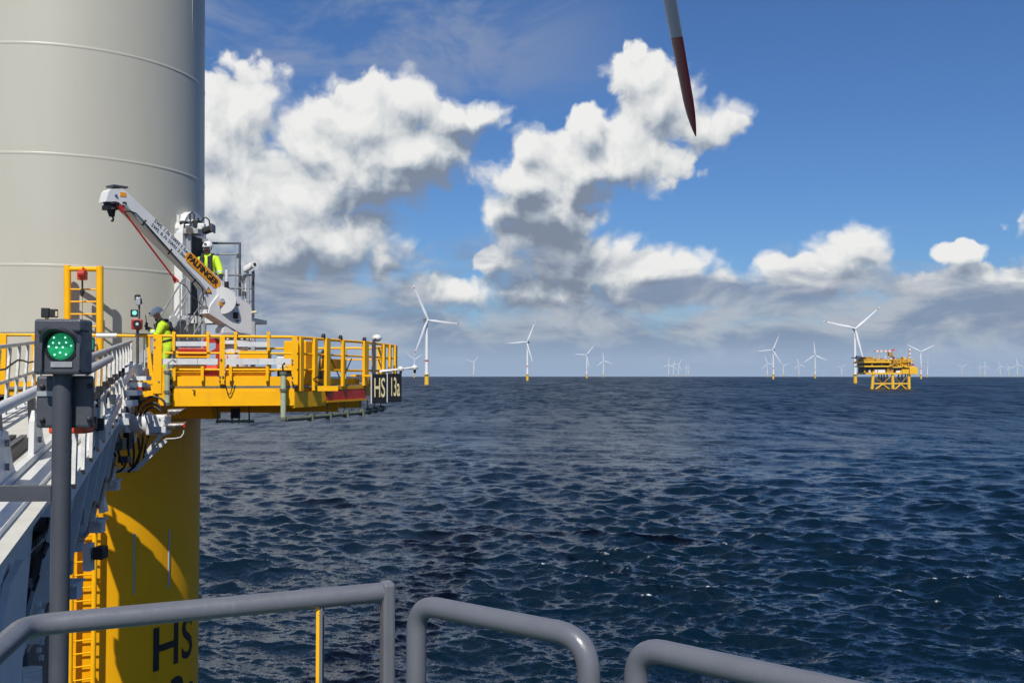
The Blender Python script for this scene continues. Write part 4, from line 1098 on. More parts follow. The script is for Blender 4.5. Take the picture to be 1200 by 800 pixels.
def skin_body(name, joints, edges, mats, pick, parent):
    """joints {name: (pos, radius)} grown into one continuous surface"""
    names = list(joints); idx = {k: i for i, k in enumerate(names)}
    me = bpy.data.meshes.new(name)
    me.from_pydata([joints[k][0] for k in names], [(idx[a], idx[b]) for a, b in edges], [])
    o = bpy.data.objects.new(name, me); COL.objects.link(o)
    md = o.modifiers.new("skin", 'SKIN'); md.use_smooth_shade = True
    for i, k in enumerate(names):
        r = joints[k][1]; sv = me.skin_vertices[0].data[i]
        sv.radius = r if isinstance(r, tuple) else (r, r); sv.use_root = (k == 'pelvis')
    sd = o.modifiers.new("sub", 'SUBSURF'); sd.levels = 2; sd.render_levels = 2
    dg = bpy.context.evaluated_depsgraph_get(); dg.update()
    m2 = bpy.data.meshes.new_from_object(o.evaluated_get(dg)); m2.name = name
    bpy.data.objects.remove(o)
    for m in mats: m2.materials.append(m)
    for p in m2.polygons: p.material_index = pick(p.center); p.use_smooth = True
    o = bpy.data.objects.new(name, m2); COL.objects.link(o); o.parent = parent
    return o

def hand_joints(J, E, side, wrist, d, palm_n, out):
    """palm, four fingers of unequal length and a thumb from the side of the palm"""
    d = d.normalized(); w = out.normalized()
    J['palm' + side] = (wrist + d * 0.055, (0.040, 0.020)); E.append(('wr' + side, 'palm' + side))
    for i, (off, L) in enumerate(((0.030, 0.068), (0.010, 0.078), (-0.010, 0.072), (-0.029, 0.056))):
        a = wrist + d * 0.088 + w * off; b = a + d * L * 0.5 + palm_n * 0.012; c = a + d * L * 0.85 + palm_n * 0.038
        for nm, q, pr in (('a', a, 'palm' + side), ('b', b, None), ('c', c, None)):
            J['f%d%s%s' % (i, nm, side)] = (q, 0.0095)
        E += [('palm' + side, 'f%da%s' % (i, side)), ('f%da%s' % (i, side), 'f%db%s' % (i, side)), ('f%db%s' % (i, side), 'f%dc%s' % (i, side))]
    t0 = wrist + d * 0.045 + w * 0.040; t1 = t0 + d * 0.035 + w * 0.022 + palm_n * 0.012
    J['th0' + side] = (t0, 0.011); J['th1' + side] = (t1, 0.0095); E += [('palm' + side, 'th0' + side), ('th0' + side, 'th1' + side)]

def person(label, loc, yaw, lean, head_pitch, arms, knees=0.05, group=None):
    """facing -Y before yaw; arms = {'L': (elbow, wrist), 'R': ...} relative to the hip centre"""
    p = thing("person", label, "person", loc, group); p.rotation_euler = (0, 0, yaw)
    Vv = Vector
    hip = Vv((0, 0, 0.90 - knees * 0.5)); J = {}; E = []
    up = Vv((0, -math.sin(lean), math.cos(lean))); fw = Vv((0, -math.cos(lean), -math.sin(lean)))
    J['pelvis'] = (hip, (0.165, 0.125)); J['waist'] = (hip + up * 0.17, (0.18, 0.14)); J['chest'] = (hip + up * 0.38, (0.21, 0.155)); J['collar'] = (hip + up * 0.52, (0.13, 0.10))
    J['neck'] = (hip + up * 0.60 + fw * 0.015, 0.060)
    E += [('pelvis', 'waist'), ('waist', 'chest'), ('chest', 'collar'), ('collar', 'neck')]
    hp = lean + head_pitch; hu = Vv((0, -math.sin(hp), math.cos(hp))); hf = Vv((0, -math.cos(hp), -math.sin(hp)))
    hc = J['neck'][0] + hu * 0.14
    J['jaw'] = (J['neck'][0] + hu * 0.055 + hf * 0.035, (0.062, 0.066)); J['skull'] = (hc + hf * 0.012, (0.078, 0.098)); J['crown'] = (hc + hu * 0.075, (0.055, 0.07))
    J['nose'] = (hc + hf * 0.118 - hu * 0.028, 0.013)
    E += [('neck', 'jaw'), ('jaw', 'skull'), ('skull', 'crown'), ('skull', 'nose')]
    for s, sg in (('L', 1), ('R', -1)):
        J['hipj' + s] = (hip + Vv((0.10 * sg, 0, -0.06)), 0.11); J['knee' + s] = (Vv((0.12 * sg, -knees, 0.48)), 0.075)
        J['ank' + s] = (Vv((0.13 * sg, 0.03, 0.10)), 0.058); J['heel' + s] = (Vv((0.13 * sg, 0.02, 0.05)), 0.05); J['toe' + s] = (Vv((0.15 * sg, -0.17, 0.04)), (0.05, 0.038))
        E += [('pelvis', 'hipj' + s), ('hipj' + s, 'knee' + s), ('knee' + s, 'ank' + s), ('ank' + s, 'heel' + s), ('heel' + s, 'toe' + s)]
        sh = hip + up * 0.47 + Vv((0.19 * sg, 0, 0)); el, wr = (hip + Vv(q) for q in arms[s])
        J['sh' + s] = (sh, 0.098); J['el' + s] = (el, 0.076); J['wr' + s] = (wr, 0.048)
        E += [('collar', 'sh' + s), ('sh' + s, 'el' + s), ('el' + s, 'wr' + s)]
        d = (wr - el).normalized(); out = Vv((-sg, 0, 0)) - d * (-sg * d.x)
        hand_joints(J, E, s, wr, d, Vv((0, 0, -1)) - d * (-d.z), out)
    wrs = [J['wrL'][0], J['wrR'][0]]; nk = J['neck'][0]
    def pick(c):
        c = Vv(c)
        if min((c - w).length for w in wrs) < 0.20 and min((c - J['palm' + s][0]).length for s in 'LR') < 0.135: return 2
        if (c - nk).dot(hu) > 0.02 and (c - hc).length < 0.20: return 1
        if c.z < 0.13: return 3
        if c.z < hip.z - 0.02: return 4
        return 0
    body = skin_body("body", J, E, [HIVIS, SKIN, GLOVE, BLK, TROU], pick, p)
    # helmet with brim, chin strap, eyes, beard
    q = hc + hu * 0.045
    M3 = Matrix((Vv((1, 0, 0)), hf, hu)).transposed()
    hm = MB()
    rows = []
    for i in range(8):
        t = (math.pi / 2) * i / 7
        rows.append([q + M3 @ Vv((0.118 * math.cos(t) * math.cos(a), 0.14 * math.cos(t) * math.sin(a), 0.125 * math.sin(t))) for a in [2 * math.pi * k / 20 for k in range(20)]])
    vs = [v for r_ in rows for v in r_]
    hm.add(vs, [(i * 20 + k, i * 20 + (k + 1) % 20, (i + 1) * 20 + (k + 1) % 20, (i + 1) * 20 + k) for i in range(7) for k in range(20)], True)
    brim = [q + M3 @ Vv((0.118 * math.cos(a), 0.14 * math.sin(a) + (0.055 if math.sin(a) > 0 else 0) * math.sin(a) ** 2, -0.004)) for a in [2 * math.pi * k / 24 for k in range(24)]]
    hm.prism(brim, hu * -0.014)
    h = hm.build("helmet", HELM, None); h.parent = p
    def child(mb, nm, mt, par=p):
        o = mb.build(nm, mt, None); o.parent = par; return o
    for sg in (-1, 1):
        child(MB().tube([q + Vv((0.10 * sg, 0, 0)) - hu * 0.01, q + Vv((0.075 * sg, 0, 0)) - hu * 0.10 + hf * 0.03, J['jaw'][0] + hf * 0.06 - hu * 0.03 + Vv((0.02 * sg, 0, 0))], 0.008, 6), "chin_strap", GREY)
        child(MB().ball(hc + hf * 0.097 + Vv((0.032 * sg, 0, 0)) + hu * 0.005, 0.014, 10, 6), "eye", GLOVE)
        child(MB().ball(hc + Vv((0.082 * sg, 0, 0)) - hu * 0.01, 0.026, 10, 6, (0.5, 0.8, 1.2)), "ear", SKIN)
    child(MB().ball(J['jaw'][0] + hf * 0.035 - hu * 0.005, 0.062, 12, 8, (0.95, 0.75, 0.72)), "beard", BEARD)
    child(MB().box(q + hf * 0.150 + hu * 0.05, (0.06, 0.03, 0.04), ex=(1, 0, 0), ez=hu), "head_lamp", GREY)
    # life vest: two front panels, collar roll, belt, tapes
    cw = hip + up * 0.36
    for sg in (-1, 1):
        child(MB().bbox(cw + fw * 0.145 + Vv((0.095 * sg, 0, 0)), (0.11, 0.07, 0.38), 0.025, ex=(1, 0, 0), ez=up), "vest_panel", VEST)
    child(MB().tube([cw + fw * 0.11 + up * 0.16 + Vv((0.10, 0, 0)), cw + up * 0.22 + Vv((0.11, 0, 0)), cw - fw * 0.10 + up * 0.20, cw + up * 0.22 - Vv((0.11, 0, 0)), cw + fw * 0.11 + up * 0.16 - Vv((0.10, 0, 0))], 0.045, 10), "vest_collar", VEST)
    child(MB().bbox(cw - fw * 0.15, (0.24, 0.06, 0.34), 0.025, ex=(1, 0, 0), ez=up), "vest_back", VEST)
    bl = []
    for k in range(25):
        a = 2 * math.pi * k / 24; bl.append(hip + up * 0.13 + Vv((0.182 * math.cos(a), 0, 0)) + fw * (0.150 * math.sin(a)))
    child(MB().tube(bl, 0.022, 8, cap=False), "belt", VEST)
    for s in 'LR':
        e_, w_ = J['el' + s][0], J['wr' + s][0]; c0 = e_.lerp(w_, 0.45); dd = (w_ - e_).normalized()
        child(MB().rings([(c0 - dd * 0.022, 0.073), (c0 + dd * 0.022, 0.071)], 14), "reflective_band", REFL)
        k_ = J['knee' + s][0]; a_ = J['ank' + s][0]; c1 = k_.lerp(a_, 0.35); d1 = (a_ - k_).normalized()
        child(MB().rings([(c1 - d1 * 0.025, 0.079), (c1 + d1 * 0.025, 0.077)], 14), "reflective_band", REFL)
    return p, J
q = at(244.0, 373, 24.0); q.z = LAND
pa, JA = person("worker in white helmet and dark life vest standing at the tower door", q, R(-6), 0.04, 0.06,
       {'L': ((0.33, -0.12, 0.20), (0.42, -0.30, 0.03)), 'R': ((-0.29, -0.02, 0.20), (-0.27, -0.20, 0.02))})
q = at(197.5, 441, 22.35); q.z = DECK
pb, JB = person("bearded worker in yellow jacket bending over a radio at the front railing", q, R(-78), 0.26, 0.20,
       {'L': ((0.22, -0.22, 0.22), (0.10, -0.40, 0.38)), 'R': ((-0.22, -0.22, 0.22), (-0.09, -0.40, 0.38))}, 0.10)
rd = thing("radio_remote", "small dark hand-held radio in front of the bending worker's face", "radio", q)
rd.rotation_euler = (0, 0, R(-78))
wr = (JB['palmL'][0] + JB['palmR'][0]) / 2
for mb, nm, mt in ((MB().bbox(wr + Vector((0, -0.03, 0.03)), (0.10, 0.05, 0.17), 0.012), "case", BLK), (MB().tube([wr + Vector((0.02, -0.03, 0.10)), wr + Vector((0.03, -0.05, 0.27))], 0.009, 6), "aerial", BLK)):
    o = mb.build(nm, mt, None); o.parent = rd

# ------------------------------------------------------------------ walk-to-work gangway from the vessel to the platform
GX, GZ = (210.0 - CX) / FPX, (HORY - 381.0) / FPX            # heading and rise per metre of +Y
def G(d, x, w): return EYE + Vector((GX * d + x, d, GZ * d + w))
GD = Vector((GX, 1, GZ)).normalized(); GR = Vector((1, -GX, 0)).normalized(); GU = GR.cross(GD)
gw = thing("gangway", "light grey truss gangway running from lower left to the platform", "gangway", G(9, -1.8, -3.2))
XR, XL, WT, WD, WB = -0.95, -2.70, -0.36, -1.46, -3.15
D0, D1 = 8.6, 20.3
def gb_(a, b, w, h, name, mat=GANG, up=None, parent=gw): return MB().bar(a, b, w, h, up=up or GU).build(name, mat, parent)
def gt_(pts, r, name, mat=GANG, seg=10, parent=gw): return MB().tube(pts, r, seg).build(name, mat, parent)
# walkway planks and chords of the telescoping section
npl = 8
for k in range(npl):
    x = XL + 0.1 + (XR - XL - 0.2) * (k + 0.5) / npl
    gb_(G(5.2, x, WD), G(20.9, x, WD), (XR - XL - 0.2) / npl - 0.012, 0.05, "deck_plank", CREAM)
for x in (XL, XR - 0.10):
    gb_(G(D0, x, WD - 0.06), G(D1, x, WD - 0.06), 0.16, 0.20, "top_chord")
    gb_(G(D0 + 1, x - 0.05 - (0.45 if x > -2 else 0), WB), G(D1 - 0.5, x - 0.05 - (0.45 if x > -2 else 0), WB), 0.13, 0.16, "bottom_chord")
# railing: top rail, knee rail, stanchions as slanted plates
AGED = paint("aged_aluminium", (0.43, 0.42, 0.385), 0.5, 0.14, 0.5, (0.20, 0.18, 0.15), scale=5.0)
gt_([G(9.4, XR, WT), G(D1 - 0.3, XR, WT)], 0.034, "handrail", AGED)
gt_([G(9.2, XR + 0.06, WT - 0.10), G(13.2, XR + 0.06, WT - 0.10)], 0.048, "handrail", AGED)
gt_([G(6.0, XL, WT), G(D1 - 0.3, XL, WT)], 0.034, "handrail", AGED)
gt_([G(6.0, XL, WT - 0.55), G(D1 - 0.3, XL, WT - 0.55)], 0.030, "knee_rail", AGED)
gt_([G(D0, XR, WT - 0.55), G(D1 - 0.3, XR, WT - 0.55)], 0.020, "knee_rail", GALV)
for x, n, nm in ((XR, 13, "stanchion"), (XL, 12, "stanchion")):
    for k in range(n):
        d = 9.4 + (D1 - 9.7) * k / (n - 1)
        a, b = G(d + 0.20, x, WT - 0.03), G(d - 0.22, x + (0.02 if x == XR else 0), WD)
        o = gb_(a, b, 0.035, 0.15, nm, AGED, up=GD)
for k in range(11):                                          # cable along the rail: dark clips
    d = 10 + k * 0.95
    MB().box(G(d, XR + 0.03, WT - 0.42), (0.07, 0.16, 0.09), ex=GR, ez=GU).build("clip", BLK, gw)
gt_([G(9.0 + k * 0.6, XR + 0.03, WT - 0.44 - 0.03 * (k % 2)) for k in range(19)], 0.022, "cable_run", BLK, 8)
gt_([G(6.0 + k * 0.6, XL + 0.05, WT - 0.30 - 0.05 * math.sin(k * 1.3)) for k in range(22)], 0.016, "cable_run", BLK, 8)
# web of the truss: tapering upright plates with toothed inner strips, diagonals
for k in range(6):
    d = 10.0 + k * 1.95
    x = XR - 0.14
    wt, wb = 0.17, 0.15
    top, bot = G(d + 0.10, x, WD - 0.14), G(d - 0.12, x - 0.26, WB + 0.10)
    MB().hexa([bot - GR * wb / 2 - GD * 0.07, bot + GR * wb / 2 - GD * 0.07, bot + GR * wb / 2 + GD * 0.07, bot - GR * wb / 2 + GD * 0.07,
               top - GR * wt / 2 - GD * 0.09, top + GR * wt / 2 - GD * 0.09, top + GR * wt / 2 + GD * 0.09, top - GR * wt / 2 + GD * 0.09]).build("web_post", WHT, gw)
    gb_(G(d + 0.62, x - 0.30, WD - 0.14), G(d + 0.55, x - 0.34, WB + 0.1), 0.09, 0.20, "rack_bar", GREY, up=GD)  # dark paint on these bars stands in for shade between the posts
    if k < 5:
        gb_(G(d + 0.05, x - 0.40, WB + 0.12), G(d + 1.75, x - 0.20, WD - 0.16), 0.04, 0.06, "web_diagonal", GANG)
mh = MB().bbox(G(11.2, -1.95, -4.3), (0.95, 2.6, 2.1), 0.04, ex=GR).build("machinery_housing", GREY, gw)
MB().bbox(G(9.75, -1.62, -4.2), (0.22, 0.25, 1.3), 0.03, ex=GR).build("drive_motor", DPIPE, gw)
MB().tube([G(9.6, -1.50, -3.5), G(9.5, -1.46, -4.0), G(9.6, -1.52, -4.7)], 0.03, 8).build("hydraulic_hose", BLK, gw)
gb_(G(9.7, -1.40, -3.9), G(9.9, -1.36, -4.9), 0.07, 0.09, "yellow_stay", YEL, up=GD)
MB().prism([G(8.4, XL + 0.05, WD - 0.05), G(20.0, XL + 0.05, WD - 0.05), G(20.0, XL + 0.05, WB), G(8.4, XL + 0.05, WB - 0.3)], GR * -0.04).build("interior_shade_plate", GREY, gw)  # dark sheet added to paint in the shade inside the truss
MB().prism([G(8.4, XL + 0.1, WB - 0.05), G(19.5, XL + 0.1, WB - 0.05), G(19.5, XR - 0.75, WB - 0.05), G(8.4, XR - 0.75, WB - 0.05)], GU * -0.04).build("interior_shade_floor", GREY, gw)  # dark floor sheet, added for the same painted interior shade
# cross-beams whose ends show on the right
for d in (12.2, 16.0, 20.0):
    gb_(G(d, XL - 0.05, WB), G(d, XR - 0.20, WB), 0.16, 0.20, "cross_beam", GANG)
    gb_(G(d - 0.16, XR - 0.85, WB + 0.115), G(d - 0.16, XR - 0.19, WB + 0.115), 0.34, 0.03, "beam_flange", OFFW)
# telescoping rack, drag chain and dark machinery inside the truss
for (x, w0, w1, dd) in ((-1.45, -1.75, -1.95, 0), (-1.75, -2.1, -2.3, 0), (-2.1, -2.6, -2.9, 0)):
    gb_(G(8.8, x, (w0 + w1) / 2), G(19.0, x, (w0 + w1) / 2), 0.12, abs(w1 - w0), "telescope_beam", GREY)
for k in range(46):
    MB().box(G(7.9 + k * 0.115, -1.42, -2.0 - k * 0.009), (0.10, 0.085, 0.15), ex=GR, ez=GU).build("drag_chain_link", BLK, gw)
    if k % 1 == 0:
        MB().rings([(G(7.9 + k * 0.115, -1.372, -2.0 - k * 0.009), 0.014), (G(7.9 + k * 0.115, -1.360, -2.0 - k * 0.009), 0.014)], 8).build("chain_pin", OFFW, gw)
# near box section
XN = -1.36
side = [G(4.2, XN, -1.50), G(9.9, XN, -1.50), G(9.55, XN, -2.2), G(8.85, XN, -3.15), G(8.2, XN, -3.9), G(4.2, XN, -3.9)]
MB().prism(side, GR * -0.10).build("box_side", GANG, gw)
sl_ = [G(8.0, XN + 0.012, -2.02), G(8.35, XN + 0.012, -1.92), G(8.5, XN + 0.012, -2.15), G(8.36, XN + 0.012, -2.9), G(8.1, XN + 0.012, -3.6), G(7.6, XN + 0.012, -3.8), G(7.5, XN + 0.012, -3.0), G(7.7, XN + 0.012, -2.4)]
sl2 = [p_ + GR * (0.10 * max(0.0, (p_ - sl_[6]).dot(GD))) for p_ in sl_]
MB().prism(sl2, GR * -0.06).build("sunlit_slot_plate", WHT, gw)  # added white plate, tilted to catch the sun in place of a lit recess
gb_(G(4.2, XN + 0.06, -1.44), G(12.4, XN + 0.06, -1.44), 0.22, 0.11, "edge_flange", WHT)
gb_(G(4.2, XN - 0.10, -1.36), G(12.4, XN - 0.10, -1.36), 0.07, 0.10, "edge_channel", WHT)
MB().prism([G(4.2, -2.8, -3.9), G(8.2, -2.8, -3.9), G(9.9, -2.8, -1.6), G(4.2, -2.8, -1.6)], GR * -0.1).build("box_side", GANG, gw)
MB().prism([G(4.2, -2.8, -3.9), G(8.2, -2.8, -3.9), G(8.2, XN - 0.1, -3.9), G(4.2, XN - 0.1, -3.9)], GU * -0.08).build("box_floor", GANG, gw)
# big handrail pipe with brackets on the near section
gt_([G(5.5, -1.47, -0.70), G(11.6, -1.47, -0.70)], 0.052, "hand_pipe", OFFW, 14)
for d, lean in ((8.55, 0.0), (10.55, 0.0)):
    poly = [G(d - 0.33, -1.44, -1.34), G(d + 0.62, -1.44, -1.34), G(d + 0.40, -1.44, -1.22), G(d + 0.14, -1.44, -0.92), G(d - 0.10, -1.44, -0.88), G(d - 0.30, -1.44, -0.98)]
    pl_ = MB().prism(poly, GR * -0.05).build("rail_bracket", WHT, gw)
    for (dd, ww) in ((0.0, -1.0), (0.02, -1.20)):
        q = G(d + dd, -1.435, ww)
        MB().rings([(q - GR * 0.01, 0.034), (q + GR * 0.03, 0.034)], 6).build("bolt", STEEL, pl_)
    gb_(G(d, -1.50, -1.0), G(d - 0.15, -1.50, -0.68), 0.06, 0.16, "rail_upright", GREY, up=GD)
for k in range(5):                                           # dark drive strips lying on the deck
    gb_(G(7.2, -1.75 - 0.13 * k, WD + 0.07), G(12.5, -1.75 - 0.13 * k, WD + 0.07), 0.07, 0.06, "drive_strip", GREY if k % 2 else BLK)
for (d, w) in ((11.8, -0.98), (13.3, -1.05)):
    poly = [G(d - 0.5, XR + 0.0, w - 0.42), G(d + 0.55, XR + 0.0, w - 0.42), G(d + 0.32, XR, w - 0.05), G(d + 0.12, XR, w + 0.20), G(d - 0.16, XR, w + 0.22), G(d - 0.22, XR, w - 0.12)]
    MB().prism(poly, GR * -0.05).build("hinge_plate", WHT, gw)
    q = G(d - 0.02, XR + 0.003, w + 0.06)
    MB().rings([(q - GR * 0.01, 0.05), (q + GR * 0.02, 0.05)], 12).build("hinge_pin", BLK, gw)
gb_(G(12.0, XR + 0.05, -1.30), G(15.5, XR + 0.05, -1.15), 0.09, 0.14, "fender_strip", WHT)
gb_(G(16.4, XR - 0.0, -0.95), G(18.0, XR + 0.1, -0.78), 0.16, 0.16, "fender_strip", WHT)
# lower shelf stays and bumpers under the truss
for (x, y, d, w, h) in ((117.5, 647, 15.9, 0.16, 0.19), (127, 549.5, 19.9, 0.24, 0.16)):
    q = at(x, y, d)
    MB().bbox(q, (w, 0.25, h), 0.02).build("bumper", BLK, gw)
for (xa, ya, xb, yb, d) in ((104, 636, 104, 668, 15.9), (116, 575, 122, 600, 19.6), (132, 546, 128, 568, 19.8)):
    gb_(at(xa, ya, d), at(xb, yb, d), 0.12, 0.16, "bumper_bracket", GANG, up=(0, 1, 0))
# perforated step strips at the foot of the view
DOTS = paint("perforated_tread", (0.60, 0.58, 0.52), 0.5, 0.1)
for k in range(9):
    o = gb_(at(20, 786 + k * 5.5, 8.6 - 0.09 * k), at(43, 782 + k * 5.5, 8.9 - 0.09 * k), 0.10, 0.035, "perforated_tread", DOTS)
for k in range(8):
    MB().box(at(45.5 + (k % 2) * 3.0, 707 + k * 9, 9.3), (0.035, 0.03, 0.045)).build("tread_stud", OFFW, gw)

# cable looms, junction boxes and brackets crowding the truss side
rg_ = random.Random(3)
for k in range(4):
    w0 = -1.75 - 0.33 * k; x0 = XR - 0.27 - 0.05 * (k % 3)
    pts = [G(9.6 + 0.7 * j, x0 + rg_.uniform(-0.02, 0.02), w0 - 0.10 * math.sin(j * 1.9 + k) + rg_.uniform(-0.03, 0.03)) for j in range(15)]
    gt_(pts, rg_.choice((0.016, 0.022, 0.030)), "cable_loom", BLK if k % 3 else DPIPE, 8)
for k in range(7):
    d = 10.7 + 1.55 * k; w0 = rg_.uniform(-2.9, -1.65)
    MB().bbox(G(d, XR - 0.34, w0), (0.10, rg_.uniform(0.12, 0.26), rg_.uniform(0.12, 0.28)), 0.012, ex=GR).build("junction_box", rg_.choice((BLK, GREY, GALV, DPIPE)), gw)
for k in range(5):
    d = 10.4 + 1.1 * k
    gb_(G(d, XR + 0.0, -0.95), G(d + 0.25, XR - 0.02, -1.45), 0.03, 0.05, "rail_stay", GREY if k % 2 else GALV, up=GD)
    MB().bbox(G(d + 0.35, XR + 0.05, -1.05 - 0.12 * (k % 3)), (0.08, 0.16, 0.14), 0.01, ex=GR).build("valve", rg_.choice((BLK, GREY, STEEL, DPIPE)), gw)
for (x, y, d, w, h, m_) in ((152, 437, 19.2, 0.10, 0.20, GREY), (147, 449, 18.7, 0.12, 0.14, BLK), (163, 433, 19.7, 0.07, 0.22, OFFW), (170, 437, 20.0, 0.05, 0.2, GALV), (156, 457, 19.0, 0.14, 0.09, GREY), (166, 455, 19.4, 0.16, 0.10, RED),
                            (140, 465, 18.4, 0.15, 0.13, STEEL), (131, 470, 18.0, 0.12, 0.2, GREY), (160, 466, 19.2, 0.2, 0.12, BLK), (150, 481, 18.9, 0.18, 0.14, GREY), (133, 512, 18.6, 0.14, 0.2, GREY), (141, 520, 18.9, 0.16, 0.22, DPIPE),
                            (150, 516, 19.5, 0.12, 0.3, BLK), (146, 538, 19.6, 0.2, 0.12, GREY)):
    MB().bbox(at(x, y, d), (w, 0.2, h), 0.012).build("tip_fitting", m_, gw)
for (pts) in ([(140, 455), (146, 448), (155, 446), (160, 452)], [(126, 500), (132, 508), (130, 524), (136, 535)], [(136, 500), (140, 512), (139, 530), (144, 545)], [(162, 512), (164, 530), (158, 546), (150, 553)], [(120, 470), (124, 480), (122, 496), (127, 510)]):
    gt_([at(x, y, 19.0) for x, y in pts], 0.024, "hydraulic_hose", BLK, 8)

# steps at the tip
for k, (x0, x1, y) in enumerate(((159, 174.5, 443), (152.5, 169.5, 450.5), (146, 164, 460), (138, 158.5, 472), (125, 149.5, 487.5))):
    d = 17.6 - k * 0.12
    gb_(at(x0, y, d), at(x1, y, d), 0.26, 0.070 + 0.010 * k, "step", OFFW, up=(0, 0, 1))
    if k < 4: gb_(at(x0 + 1, y + 3, d + 0.05), at(x0 - 4, y + 11, d - 0.2), 0.04, 0.05, "step_bracket", OFFW, up=(0, 1, 0))
gb_(at(103, 494.5, 16.6), at(150, 493.5, 16.9), 0.26, 0.10, 'tip_flange', OFFW, up=(0, 0, 1))
gb_(at(128, 500, 19.4), at(131, 478, 19.4), 0.1, 0.2, "tip_frame", GANG, up=(1, 0, 0))
gb_(at(136, 478, 19.6), at(150, 478, 19.6), 0.3, 0.3, "tip_frame", GANG, up=(0, 0, 1))
# hydraulic docking head
T = lambda px, py, o=0.0: at(px, py, 20.4 + o)
MB().rings([(T(148, 505), 0.20), (T(151, 505), 0.26), (T(154, 504), 0.26), (T(155, 503), 0.20)], 20).build("head_flange", GANG, gw)
MB().rings([(T(154, 496), 0.18), (T(158, 496), 0.20), (T(171, 496), 0.20), (T(172, 496), 0.235), (T(176, 496), 0.235)], 22).build("docking_cylinder", WHT, gw)
MB().bbox(T(186, 497.5), (0.38, 0.42, 0.40), 0.035).build("docking_head", WHT, gw)
MB().bbox(T(186, 489), (0.30, 0.30, 0.12), 0.02).build("valve_block", WHT, gw)
MB().box(T(185, 503, -0.25), (0.32, 0.06, 0.12)).build("cover_plate", OFFW, gw)
for (x, y) in ((179, 493), (187, 491), (193, 493), (179, 504), (193, 504), (192, 499)):
    MB().rings([(T(x, y, -0.21), 0.018), (T(x, y, -0.235), 0.018)], 8).build("bolt", STEEL, gw)
for (y, x1, r) in ((482.5, 218, 0.058), (499, 219.5, 0.066)):
    a, b = T(197, y), T(x1, y - 1.2)
    n = 14; vs = []
    for k in range(n):
        t = 2 * math.pi * k / n; oz, oy = r * math.sin(t), r * math.cos(t)
        cut = (oz + r) / (2 * r) * 0.17 - 0.17
        vs.append((a.x, a.y + oy, a.z + oz)); vs.append((b.x + cut, b.y + oy, b.z + oz))
    MB().add(vs, [(2 * k, (2 * k + 2) % (2 * n), (2 * k + 3) % (2 * n), 2 * k + 1) for k in range(n)] + [tuple(range(1, 2 * n, 2)), tuple(range(2 * n - 2, -1, -2))], True).build("docking_pin", STEEL, gw)
    MB().rings([(T(200, y), r * 1.12), (T(207, y), r * 1.12)], 16).build("pin_sleeve", STEEL, gw)
for pts in ([(160, 490), (163, 475), (172, 466), (183, 465), (192, 470), (194, 480)], [(164, 489), (168, 477), (178, 472), (186, 474), (190, 484)], [(168, 488), (173, 479), (182, 477), (189, 482)], [(158, 486), (160, 472), (170, 469)], [(152, 500), (150, 520), (153, 545), (158, 552)], [(155, 508), (157, 530), (155, 552)], [(168, 507), (166, 525), (160, 545)], [(175, 508), (171, 520), (168, 540)]):
    q = [T(x, y, -0.12) for x, y in pts]
    sp_ = []
    for i in range(len(q) - 1):
        p0, p1, p2, p3 = q[max(i - 1, 0)], q[i], q[i + 1], q[min(i + 2, len(q) - 1)]
        for t in (0, 0.33, 0.66): sp_.append(0.5 * ((2 * p1) + (p2 - p0) * t + (2 * p0 - 5 * p1 + 4 * p2 - p3) * t * t + (3 * p1 - p0 - 3 * p2 + p3) * t ** 3))
    sp_.append(q[-1])
    gt_(sp_, 0.022, "hydraulic_hose", BLK, 8)
for (xa, ya, xb, yb, w) in ((190, 508, 174, 528, 0.07), (194, 516, 160, 549, 0.085), (160, 549, 138, 551, 0.08), (174, 528, 171, 534, 0.06)):
    gb_(T(xa, ya, -0.2), T(xb, yb, -0.2), 0.06, w, "guide_arm", OFFW, up=(0, 0, 1))
gt_([T(194, 514, -0.2), T(205, 513.5, -0.2), T(212, 512, -0.2), T(215, 508, -0.2), T(215.5, 504, -0.2)], 0.012, "feeler_rod", OFFW)
MB().prism([T(212.5, 499, -0.22), T(217, 495.5, -0.22), T(217, 501, -0.22)], (0, 0.03, 0)).build("red_marker", RED, gw)
for (x0, y0, x1, y1) in ((158, 512, 145, 548), (139, 505, 142, 520)):
    gt_([T(x0, y0, -0.1), T(x1, y1, -0.1)], 0.016, "thin_rod", OFFW)
gt_([at(136 + 12 * math.cos(t), 537 + 16 * math.sin(t), 19.9) for t in [0.2 + i * 0.28 for i in range(11)]], 0.02, "cable_loop", BLK, 8)

# ------------------------------------------------------------------ signal lamp in the foreground
sg2 = thing("signal_lamp", "dark grey signal box with lit green lens on a steel post", "signal", at(73, 441, 4.5) - Vector((0, 0, 1.7)))
SD = 4.5
N = lambda px, py, o=0.0: at(px, py, SD + o)
MB().tube([Vector((N(73.5, 441).x, SD, 15.25)), N(73.5, 438)], 0.0405, 20).build("post", GREY, sg2)
bx = MB().bbox(N(74.5, 406.5, -0.02), (0.205, 0.13, 0.240), 0.012).build("housing", GREY, sg2)
MB().bbox(N(74.5, 382, -0.05), (0.190, 0.10, 0.055), 0.010).build("housing_cap", GREY, bx)
